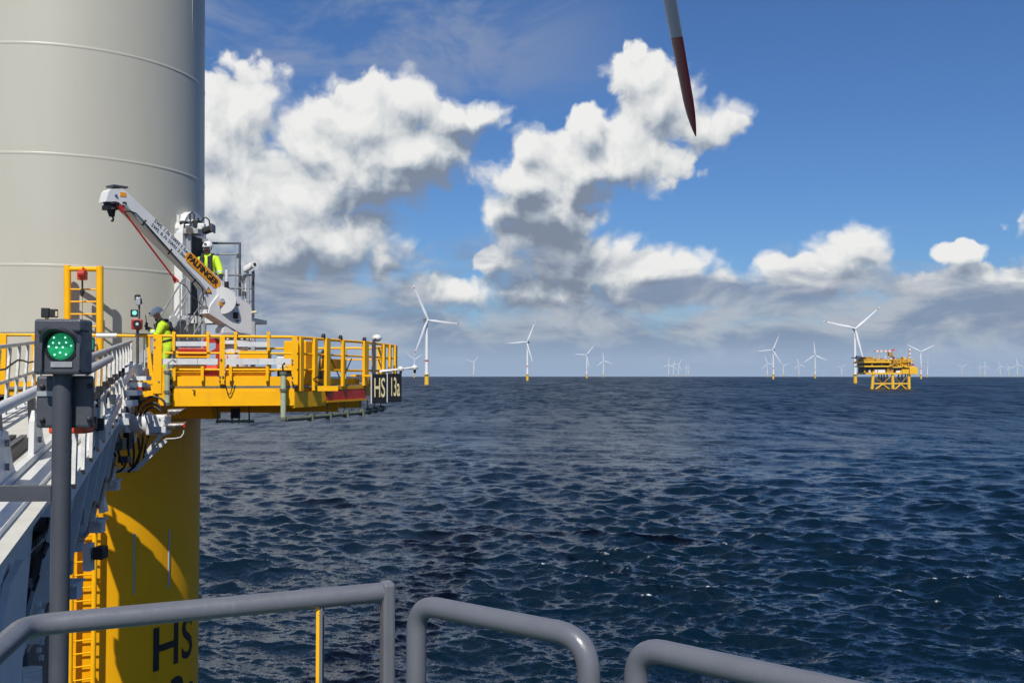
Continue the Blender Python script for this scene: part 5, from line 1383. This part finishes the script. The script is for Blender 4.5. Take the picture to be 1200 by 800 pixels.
# hood round the lens: an open arch
hood = MB(); nn = 20; ro, ri = 0.088, 0.074; cy_ = N(72, 406, -0.085)
vs = []
for k in range(nn + 1):
    a = -0.15 + (math.pi + 0.30) * k / nn
    for (r_, oy) in ((ro, 0), (ri, 0), (ro, -0.085 * max(0.25, math.sin(max(0.0, min(math.pi, a))))), (ri, -0.085 * max(0.25, math.sin(max(0.0, min(math.pi, a)))))):
        vs.append(cy_ + Vector((r_ * math.cos(a), oy, r_ * math.sin(a))))
fs = []
for k in range(nn):
    o = 4 * k
    fs += [(o, o + 4, o + 6, o + 2), (o + 1, o + 3, o + 7, o + 5), (o + 2, o + 6, o + 7, o + 3)]
fs += [(0, 2, 3, 1), (4 * nn, 4 * nn + 1, 4 * nn + 3, 4 * nn + 2)]
hood.add(vs, fs).build("lens_hood", GREY, bx)
for sgn in (-1, 1):
    MB().box(cy_ + Vector((sgn * 0.081, -0.012, -0.05)), (0.014, 0.022, 0.10)).build("hood_leg", GREY, bx)
def lens_material():
    m, g, b = principled("green_lens")
    pos = g.n('ShaderNodeNewGeometry').outputs['Position']
    vo = g.voro(pos, 260.0)
    c = g.mix(g.ramp(vo, 0.1, 0.6), (0.03, 0.42, 0.17, 1), (0.008, 0.22, 0.085, 1))
    g.put(b.inputs['Base Color'], c); g.put(b.inputs['Emission Color'], c)
    b.inputs['Emission Strength'].default_value = 0.55; b.inputs['Roughness'].default_value = 0.15
    return m
MB().rings([(cy_ + Vector((0, 0.002, 0)), 0.073), (cy_ + Vector((0, -0.004, 0)), 0.073)], 32, ex=(1, 0, 0)).build("lens_rim", BLKP, bx)
dome = MB(); 
dome.rings([(cy_ + Vector((0, -0.005 - 0.016 * math.sin(t), 0)), 0.0585 * math.cos(t)) for t in (0, 0.3, 0.6, 0.9, 1.2, 1.45)], 32, ex=(1, 0, 0))
ln = dome.build("lens", lens_material(), bx)
LED = glow("lit_led", (0.45, 1.0, 0.70), 1.3)
for (dx, dz) in ((-6.8, 10.2), (6.2, 10.4), (-7.4, 4.2), (0, 4.0), (7.6, 4.6), (-12.6, 0), (13.0, 0.8), (-3, -1.2), (4.2, -1.0), (1.0, -7.2), (-5.6, -9.6), (7.4, -9.2)):
    rr = math.hypot(dx, dz) * SD / FPX
    MB().ball(cy_ + Vector((dx * SD / FPX, -0.007 - 0.016 * math.sqrt(max(0.02, 1 - (rr / 0.0585) ** 2)), dz * SD / FPX)), 0.0042, 8, 6).build("led", LED, bx)
MB().box(N(72.2, 426.8, -0.088), (0.092, 0.006, 0.024)).build("type_plate", GALV, bx)
bp_ = MB().bbox(N(76.5, 470.5, 0.055), (0.252, 0.03, 0.232), 0.014).build("back_plate", GREY, sg2)
for (x, y) in ((49.5, 453), (105, 452), (49.5, 492), (104.5, 491)):
    MB().rings([(N(x, y, 0.042), 0.012), (N(x, y, 0.028), 0.012), (N(x, y, 0.024), 0.006)], 10).build("bolt", BLK, bp_)
MB().box(N(54.5, 461, 0.037), (0.085, 0.006, 0.022)).build("type_plate", GALV, bp_)
MB().bbox(N(84, 501, 0.35), (0.17, 0.12, 0.05), 0.01).build("red_cable_gland", ORG, bp_)
MB().bar(N(-60, 578, 0.0), N(63, 577.5, 0.0), 0.06, 0.066).build("cross_arm", GREY, sg2)
MB().box(N(1.5, 577.8, 0.0) + Vector((-0.35, 0, -1.3)), (0.07, 0.07, 2.4)).build("arm_leg", GREY, sg2)

# ------------------------------------------------------------------ the vessel's deck edge and its rails
ves = thing("service_vessel", "vessel deck edge that carries the grey handrails along the bottom", "vessel", (0.5, -3, 0))
DZ = 15.25
DK = [(-4.3, -8), (-4.3, 5.2), (-1.5, 5.2), (-0.30, 3.55), (0.30, 2.90), (1.2, 2.05), (3.2, -0.5), (4.2, -8)]
MB().prism([(x, y, DZ - 0.12) for x, y in DK], (0, 0, 0.12)).build("deck", paint("vessel_deck_paint", (0.06, 0.12, 0.10), 0.6, 0.15, 0.3), ves)
MB().prism([(x * 0.97, y * 0.97 - 0.1, -2.0) for x, y in DK], (0, 0, DZ + 1.86)).build("hull", paint("vessel_hull_paint", (0.05, 0.09, 0.20), 0.4, 0.05, 0.2), ves)
ZR = 17.0 - 0.69
def hpt(px, py):
    """point of the handrail height that a pixel shows"""
    r_ = ray(px, py); return EYE + r_ * ((ZR - EYE.z) / r_.z)
gA = thing("handrail", "grey pipe handrail with square end post, in front of the signal post", "handrail", (-0.4, 3.2, DZ))
pR = hpt(452, 693); pL = hpt(30, 733); pN = hpt(-45, 800)
dirL = (pN - pL).normalized(); dA = (pR - pL).normalized()
bend = arc(pL + dirL * 0.07, pL, pL + dA * 0.09, 6)
bR = arc(pR - dA * 0.10 , pR - dA * 0.05, pR + Vector((0.0, -0.008, 0.0)), 4)
MB().tube([pL + dirL * 1.2] + bend + [pR - dA * 0.12, pR - dA * 0.05, pR - dA * 0.004], 0.0305, 20).build("top_pipe", RAILG, gA)
MB().bbox(Vector((pR.x + 0.006, pR.y, (ZR + 0.032 + DZ) / 2)), (0.040, 0.062, ZR + 0.032 - DZ), 0.010, ex=(1, 0.35, 0)).build("end_post", RAILG, gA)
q = pL.lerp(pR, 0.795); q.y -= 0.0
yw = MB().box(Vector((q.x - 0.004, q.y, (ZR + DZ) / 2 - 0.01)), (0.010, 0.03, ZR - DZ - 0.02)).build("stanchion", YEL, gA)
MB().box(Vector((q.x + 0.006, q.y, (ZR + DZ) / 2 - 0.01)), (0.009, 0.03, ZR - DZ - 0.02)).build("stanchion", RAILG, gA)
MB().rings([((q.x, q.y, ZR - 0.05), 0.016), ((q.x, q.y, ZR - 0.02), 0.010)], 10).build("stanchion_cap", RAILG, gA)
q2 = pL + dirL * 0.5
MB().tube([(q2.x, q2.y, DZ), (q2.x, q2.y, ZR)], 0.025, 12).build("post", RAILG, gA)
def loop_rail(label, a, b, ra, rb, post_b=True):
    t = thing("loop_handrail", label, "handrail", (a.x, a.y, DZ), "bent pipe handrail loops at the deck edge")
    d = (b - a).normalized(); dn_ = Vector((0, 0, -1))
    pts = [Vector((a.x, a.y, DZ))] + arc(a + dn_ * ra, a, a + d * ra, 8)
    if post_b: pts += arc(b - d * rb, b, b + dn_ * rb, 8) + [Vector((b.x, b.y, DZ))]
    MB().tube(pts, 0.0305, 20).build("pipe", RAILG, t)
    for p_ in (a, b):
        MB().rings([((p_.x, p_.y, DZ), 0.06), ((p_.x, p_.y, DZ + 0.012), 0.06)], 16).build("foot_plate", RAILG, t)
    return t
loop_rail("grey bent pipe loop in the middle of the bottom edge", hpt(488, 707), hpt(690, 747), 0.085, 0.10)
loop_rail("grey bent pipe loop at bottom right, running out of the picture", hpt(745, 757), hpt(1120, 840), 0.085, 0.10)

# ------------------------------------------------------------------ turbines across the wind farm
HUBH, ROTR = 105.0, 63.0
FTW = paint("far_turbine_white", (0.74, 0.75, 0.75), 0.5, 0.03)
FTY = paint("far_turbine_yellow", (0.80, 0.48, 0.03), 0.5, 0.05)
FTR = paint("far_turbine_red", (0.50, 0.06, 0.04), 0.5, 0.05)
FTN = paint("far_nacelle_grey", (0.30, 0.30, 0.31), 0.5, 0.05)
def dist_of(hub_y):
    want = (HORY - hub_y) / FPX - DIP
    lo, hi = 800.0, 30000.0
    for _ in range(60):
        r_ = (lo + hi) / 2
        if (HUBH - 17.0) / r_ - r_ / RE2 > want: lo = r_
        else: hi = r_
    return lo
# x of hub, y of hub, blade angles clockwise from up, yaw of the rotor (foreshortening to the right), label
FAR = [
    (500.0, 375.5, (-26, 94, 204), 28, 1, "white turbine standing closest to the black lettered board, one blade level"),
    (618.0, 401.0, (24, 268, 162), -24, 1, "white turbine beyond the middle pipe loop, one blade pointing left"),
    (687.5, 416.0, (40, 275, 165), -20, 1, "left one of the two small turbines in the middle of the horizon"),
    (707.0, 422.5, (-4, 228, 108), 10, 0, "right one of the two small turbines in the middle of the horizon"),
    (555.0, 424.5, (38, 292, 175), 20, 0, "small turbine just right of the turbine beside the lettered board"),
    (485.5, 421.0, (58, 306, 180), 15, 0, "small turbine half behind the thin white lamp boom"),
    (906.0, 411.0, (24, 266, 146), -20, 1, "white turbine left of the substation, one blade pointing left"),
    (955.0, 417.0, (-4, 236, 114), 5, 1, "white turbine with one blade straight up, left of the substation"),
    (1002.0, 388.0, (48, 284, 166), 14, 1, "tall white turbine right beside the yellow substation, blades in a wide V"),
    (1079.0, 414.0, (62, 300, 180), 5, 1, "white turbine just right of the yellow substation, blades in a V"),
    (899.0, 426.0, (-18, 102, 222), 10, 0, "small faint turbine just left behind the turbine with the level blade"),
    (918.0, 428.5, (70, 310, 190), 20, 0, "small faint turbine just right behind the turbine with the level blade"),
    (936.0, 427.5, (-16, 106, 224), 10, 0, "small faint turbine left of the one with its blade straight up"),
    (986.0, 431.0, (50, 290, 170), 10, 0, "tiny faint turbine left of the tall turbine by the substation"),
    (1086.5, 425.5, (30, 270, 150), -40, 0, "thin faint turbine close behind the right of the substation's neighbour"),
    (1067.5, 428.0, (10, 130, 250), 30, 0, "faint turbine half hidden by the substation's right end"),
    (783.5, 427.0, (0, 120, 240), 10, 0, "leftmost turbine of the faint cluster at the centre right horizon"),
    (789.0, 428.5, (20, 140, 260), 20, 0, "second turbine of the faint cluster at the centre right horizon"),
    (795.0, 427.0, (32, 272, 152), 10, 0, "third turbine of the faint cluster at the centre right horizon"),
    (804.0, 430.5, (10, 130, 250), 40, 0, "fourth and thin turbine of the faint cluster on the horizon"),
    (807.0, 430.0, (0, 120, 240), 50, 0, "rightmost turbine of the faint cluster at the centre right horizon"),
    (1127.0, 430.5, (60, 300, 180), 10, 0, "lone faint turbine between the substation and the right edge"),
    (1148.0, 430.0, (10, 130, 250), 60, 0, "thin faint turbine left in the right edge row"),
    (1154.0, 429.5, (0, 120, 240), 10, 0, "second faint turbine of the row at the right edge"),
    (1172.0, 430.0, (-20, 100, 220), 10, 0, "middle faint turbine of the row at the right edge"),
    (1182.0, 431.0, (90, 210, 330), 10, 0, "fourth faint turbine of the row at the right edge"),
    (1192.0, 428.0, (-8, 112, 232), 5, 0, "rightmost and tallest faint turbine at the right edge"),
]
def make_far(detail):
    """turbine at the origin, rotor towards -Y; returns lists of part meshes"""
    seg = 20 if detail else 12
    parts = []
    base = -3.0
    parts.append(("foundation", FTY, MB().rings([((0, 0, base), 3.5), ((0, 0, 1), 3.5), ((0, 0, 16.6), 3.3)], seg)))
    pf = MB().rings([((0, 0, 16.6), 5.6), ((0, 0, 17.3), 5.6)], seg)
    for k in range(10):
        a = 2 * math.pi * k / 10; pf.tube([(5.4 * math.cos(a), 5.4 * math.sin(a), 17.3), (5.4 * math.cos(a), 5.4 * math.sin(a), 18.5)], 0.1, 5)
    pf.tube([(5.4 * math.cos(2 * math.pi * k / 20), 5.4 * math.sin(2 * math.pi * k / 20), 18.5) for k in range(21)], 0.1, 5)
    parts.append(("platform", FTY, pf))
    parts.append(("tower", FTW, MB().rings([((0, 0, 17.3), 3.2), ((0, 0, 60), 2.6), ((0, 0, HUBH - 2), 2.0)], seg)))
    if detail:
        parts.append(("red_band", FTR, MB().rings([((0, 0, 37.5), 2.96), ((0, 0, 40.5), 2.92)], seg, cap=False)))
        parts.append(("boat_landing", FTY, MB().tube([(1.2, -3.8, base), (1.2, -3.8, 15)], 0.25, 6).tube([(-1.2, -3.8, base), (-1.2, -3.8, 15)], 0.25, 6)))
    parts.append(("nacelle", FTN if detail else FTW, MB().bbox((0, 3.5, HUBH + 0.2), (4.4, 12.5, 4.6), 0.6)))
    parts.append(("hub", FTW, MB().rings([((0, -2.6, HUBH), 1.6), ((0, -3.4, HUBH), 2.1), ((0, -5.2, HUBH), 1.9), ((0, -6.4, HUBH), 0.9), ((0, -6.8, HUBH), 0.2)], seg)))
    return parts
_far_cache = {}
for i, (hx, hy, angs, yaw, det, label) in enumerate(FAR):
    r_ = dist_of(hy)
    az_ = math.atan((hx - CX) / FPX); rd_ = r_
    t = thing("offshore_turbine", label, "wind turbine", (rd_ * math.sin(az_), rd_ * math.cos(az_), -rd_ * rd_ / RE2), "turbines across the far water")
    face = -az_ + R(yaw)                                  # rotor turned towards the eye, give or take
    t.rotation_euler = (0, 0, face)
    if det not in _far_cache:
        _far_cache[det] = [(nm, mt, mb) for nm, mt, mb in make_far(det)]
        objs = []
        for nm, mt, mb in _far_cache[det]:
            o = mb.build(nm, mt, None); o.parent = t; objs.append(o)
        bl = []
        b1 = blade_mesh(MB(), Vector((0, 0, ROTR)), Vector((0, 0, -1)), Vector((0, -1, 0)), ROTR, 7.5, ROTR - 1.6, 14, 1.0).build("blade", FTW, None)
        b2 = blade_mesh(MB(), Vector((0, 0, ROTR)), Vector((0, 0, -1)), Vector((0, -1, 0)), ROTR, 4.0, 7.4, 4, 1.0).build("blade_band", FTR, None)
        b3 = blade_mesh(MB(), Vector((0, 0, ROTR)), Vector((0, 0, -1)), Vector((0, -1, 0)), ROTR, 0.0, 3.9, 5, 1.0).build("blade_tip", FTW, None)
        tpl = (objs, (b1, b2, b3)); _far_cache[det] = tpl
        first = True
    else:
        tpl = _far_cache[det]; first = False
        for o in tpl[0]:
            c = o.copy(); COL.objects.link(c); c.parent = t
    for k, a in enumerate(angs):
        root = None
        for j, b in enumerate(tpl[1]):
            c = b if (first and k == 0) else b.copy()
            if c is not b: COL.objects.link(c)
            if j == 0:
                c.parent = t; c.location = (0, -4.4, HUBH); c.rotation_euler = (0, R(a), 0); root = c
            else:
                c.parent = root; c.location = (0, 0, 0); c.rotation_euler = (0, 0, 0)

# ------------------------------------------------------------------ offshore substation
SUBD = 1190.0
Q = lambda px, py, o=0.0: at(px, py, SUBD + o)
mpp = SUBD / FPX
SY = paint("substation_yellow", (0.80, 0.46, 0.02), 0.5, 0.06, 0.3, (0.4, 0.2, 0.02), scale=0.1)
SDK = paint("substation_dark", (0.045, 0.045, 0.05), 0.6, 0.2, 0.0, scale=0.2)
SBR = paint("substation_ochre", (0.42, 0.22, 0.03), 0.6, 0.2, 0.2, scale=0.15)
SWH = paint("substation_white", (0.72, 0.72, 0.70), 0.5, 0.05)
SPK = paint('faded_red', (0.55, 0.22, 0.15), 0.6, 0.05)
sub = thing("substation", "yellow offshore substation on lattice legs at the right of the horizon", "substation", (Q(1043, 459).x, SUBD, 0))
def sbox(x0, x1, y0, y1, o0, o1, name, mat):
    a, b = Q(x0, y1), Q(x1, y0)
    return MB().box(((a.x + b.x) / 2, SUBD + (o0 + o1) / 2, (a.z + b.z) / 2), (b.x - a.x, o1 - o0, b.z - a.z)).build(name, mat, sub)
legs = (1022.5, 1046.0, 1065.0)
zw = -3.0
for row, o in (("f", 0.0), ("b", 26.0)):
    for x in legs:
        top = Q(x + (1 if x < 1030 else 0), 437, o); bot = Q(x - (0.8 if x < 1030 else -0.4), 459, o); bot.z = zw
        MB().tube([bot, top], [1.9, 1.6], 12).build("leg", SY, sub)
    for x0, x1 in ((1022.5, 1046.0), (1046.0, 1065.0)):
        MB().tube([Q(x0, 449.5, o), Q(x1, 449.5, o)], 0.85, 8).build("brace", SY, sub)
        xm = (x0 + x1) / 2
        for (xa, xb) in ((x0, xm), (x1, xm)):
            pa_, pb_ = Q(xb, 450, o), Q(xa, 459, o); pb_.z = zw
            MB().tube([pa_, pb_], 0.75, 8).build("brace", SY, sub)
            MB().tube([Q(xa, 439, o), Q(xb, 449.5, o)], 0.45, 8).build("brace", SBR, sub)
for x in (1030, 1033, 1036, 1039.5, 1053, 1057, 1061):
    a, b = Q(x, 438, 12), Q(x, 460, 12); b.z = zw
    MB().tube([b, a], 0.85, 8).build("caisson", SBR if x != 1039.5 else SY, sub)
sbox(1014, 1072.5, 436.5, 438.5, -2, 30, "cellar_deck", SY)
sbox(1015, 1039, 429.5, 437, 3, 28, "dark_bay", SDK); sbox(1024.5, 1037, 433, 437.2, -1, 2.5, "white_unit", SWH)
sbox(1046, 1062, 431, 437, 3, 28, "dark_bay", SDK); sbox(1050, 1056, 434, 437.3, -1, 2.5, "white_unit", SWH)
sbox(1039.5, 1046.5, 430, 437, -1, 28, "module", SBR)
sbox(1056, 1064, 432.5, 438, -3, 10, "module", SY); sbox(1064.5, 1074, 430, 438.2, -4, 26, "transformer_house", SY)
sbox(1012, 1043, 428.3, 429.9, -3, 31, "deck", SY); sbox(1043, 1070, 429.3, 430.6, -3, 31, "deck", SY)
sbox(1014, 1042, 425.3, 428.2, 3, 28, "dark_bay", SDK)
sbox(1012, 1043, 423.0, 425.0, -3, 31, "deck", SY); sbox(1013, 1041, 420.8, 422.9, 2, 29, "cabin", SBR)
sbox(1043, 1068, 424.3, 429.2, 1, 29, "cabin", SY); sbox(1044, 1052, 421.5, 424.2, 1, 26, "cabin", SBR); sbox(1053, 1070, 422.6, 424.2, -2, 30, "deck", SY)
sbox(1012, 1070, 421.0, 421.6, -3.2, -2.6, "guard_rail", SY)
for k in range(20):
    x = 1012.5 + k * 3; MB().tube([Q(x, 423, -3), Q(x, 420.8, -3)], 0.18, 5).build("rail_post", SY, sub)
a, b = Q(1043, 429.5, -3.5), Q(1052, 423.2, -3.5)
MB().bar(a, b, 2.4, 1.2).build("outer_stair", SBR, sub); MB().bar(Q(1052, 424, -3.6), Q(1060, 429, -3.6), 2.0, 0.9).build("outer_stair", SY, sub)
sbox(1056.5, 1063.5, 419.6, 422.5, 4, 16, "pale_tank", paint("pale_yellow_tank", (0.62, 0.60, 0.18), 0.5))
for x in (1024.5, 1030.5, 1037.5):
    MB().tube([Q(x, 421, 6), Q(x, 416.5, 6)], 0.5, 8).build("vent_stack", SY if x < 1035 else SWH, sub)
rg_ = random.Random(9)
for k in range(46):                                          # pipework and small modules crowding the open levels
    x = rg_.uniform(1013, 1072); lev = rg_.choice(((425.2, 428.2), (430.2, 436.4), (419.4, 422.8), (416.8, 421.0), (430.2, 436.4)))
    y1 = lev[1] - rg_.uniform(0, 0.3); y0 = max(lev[0], y1 - rg_.uniform(0.7, 3.2)); w = rg_.uniform(0.5, 2.6)
    sbox(x, x + w, y0, y1, rg_.uniform(-1.5, 1.0), rg_.uniform(3, 8), "pipe_module", rg_.choice((SY, SBR, SBR, SDK, SY, SWH, ORG)))
for k in range(24):
    x = rg_.uniform(1014, 1070); y = rg_.choice((425.0, 430.0, 437.0))
    MB().tube([Q(x, y, -1.5), Q(x + rg_.uniform(-0.4, 0.4), y - rg_.uniform(2.5, 5.5), -1.5)], 0.28, 5).build("riser", rg_.choice((SY, SBR, SDK)), sub)
# helideck on the left
hd = MB().rings([(Q(1006, 419.6, 12), 11.5 * 0.7), (Q(1006, 418.7, 12), 11.5 * 0.78)], 8, ex=(1, 0, 0)); hd.build("helideck", SDK, sub)
for (xa, ya, xb, yb) in ((1006, 420, 1014, 424), (1008, 420, 1020, 421), (1002, 420, 1013, 423)):
    MB().tube([Q(xa, ya, 10), Q(xb, yb, 10)], 0.45, 6).build("helideck_strut", SDK, sub)
sbox(1008, 1012.5, 416.4, 418.6, 10, 16, "helideck_hut", paint("blue_hut", (0.10, 0.16, 0.24), 0.5)); sbox(1013, 1025, 417.8, 420.6, 8, 14, "gangway_bridge", SBR)
# pedestal crane, red and white boom lying level
MB().tube([Q(1045, 424, 6), Q(1045, 416, 6)], 1.5, 10).build("crane_pedestal", SBR, sub)
sbox(1043.5, 1047.5, 412.5, 417, 4, 9, "crane_cab", SBR)
MB().bar(Q(1042, 412, 6), Q(1048, 409.5, 6), 1.2, 1.6).build("crane_head", ORG, sub)
for k in range(8):
    x = 1024.5 + k * 2.4
    MB().bar(Q(x, 411.3, 6), Q(x + 2.35, 411.3, 6), 1.4, 1.9).build("boom_section", SWH if k % 2 else SPK, sub)
# lattice mast red and white
for k in range(6):
    y = 422.5 - k * 2.4
    MB().bar(Q(1066, y, 14), Q(1066, y - 2.38, 14), 1.5, 1.5, up=(0, 1, 0)).build("mast_section", SWH if k % 2 else SPK, sub)

# ------------------------------------------------------------------ haze over the water
HZ = True
if HZ:
    hm_ = bpy.data.materials.new("haze"); hm_.use_nodes = True; g = NT(hm_.node_tree); hm_.node_tree.nodes.clear()
    out = g.n('ShaderNodeOutputMaterial'); pv = g.n('ShaderNodeVolumePrincipled')
    pv.inputs['Color'].default_value = (0.74, 0.85, 1.0, 1); pv.inputs['Density'].default_value = 1.5e-5; pv.inputs['Anisotropy'].default_value = 0.2
    g.link(pv.outputs[0], out.inputs['Volume'])
    o = MB().box((0, 0, 70), (46000, 46000, 260)).build("haze", hm_)
    o.location.z = 0
    me = o.data
    for v in me.vertices:
        v.co.z = -45.0 if v.co.z < 0 else 190.0
    o['kind'] = 'stuff'; o['label'] = "thin blue sea haze over the far water"
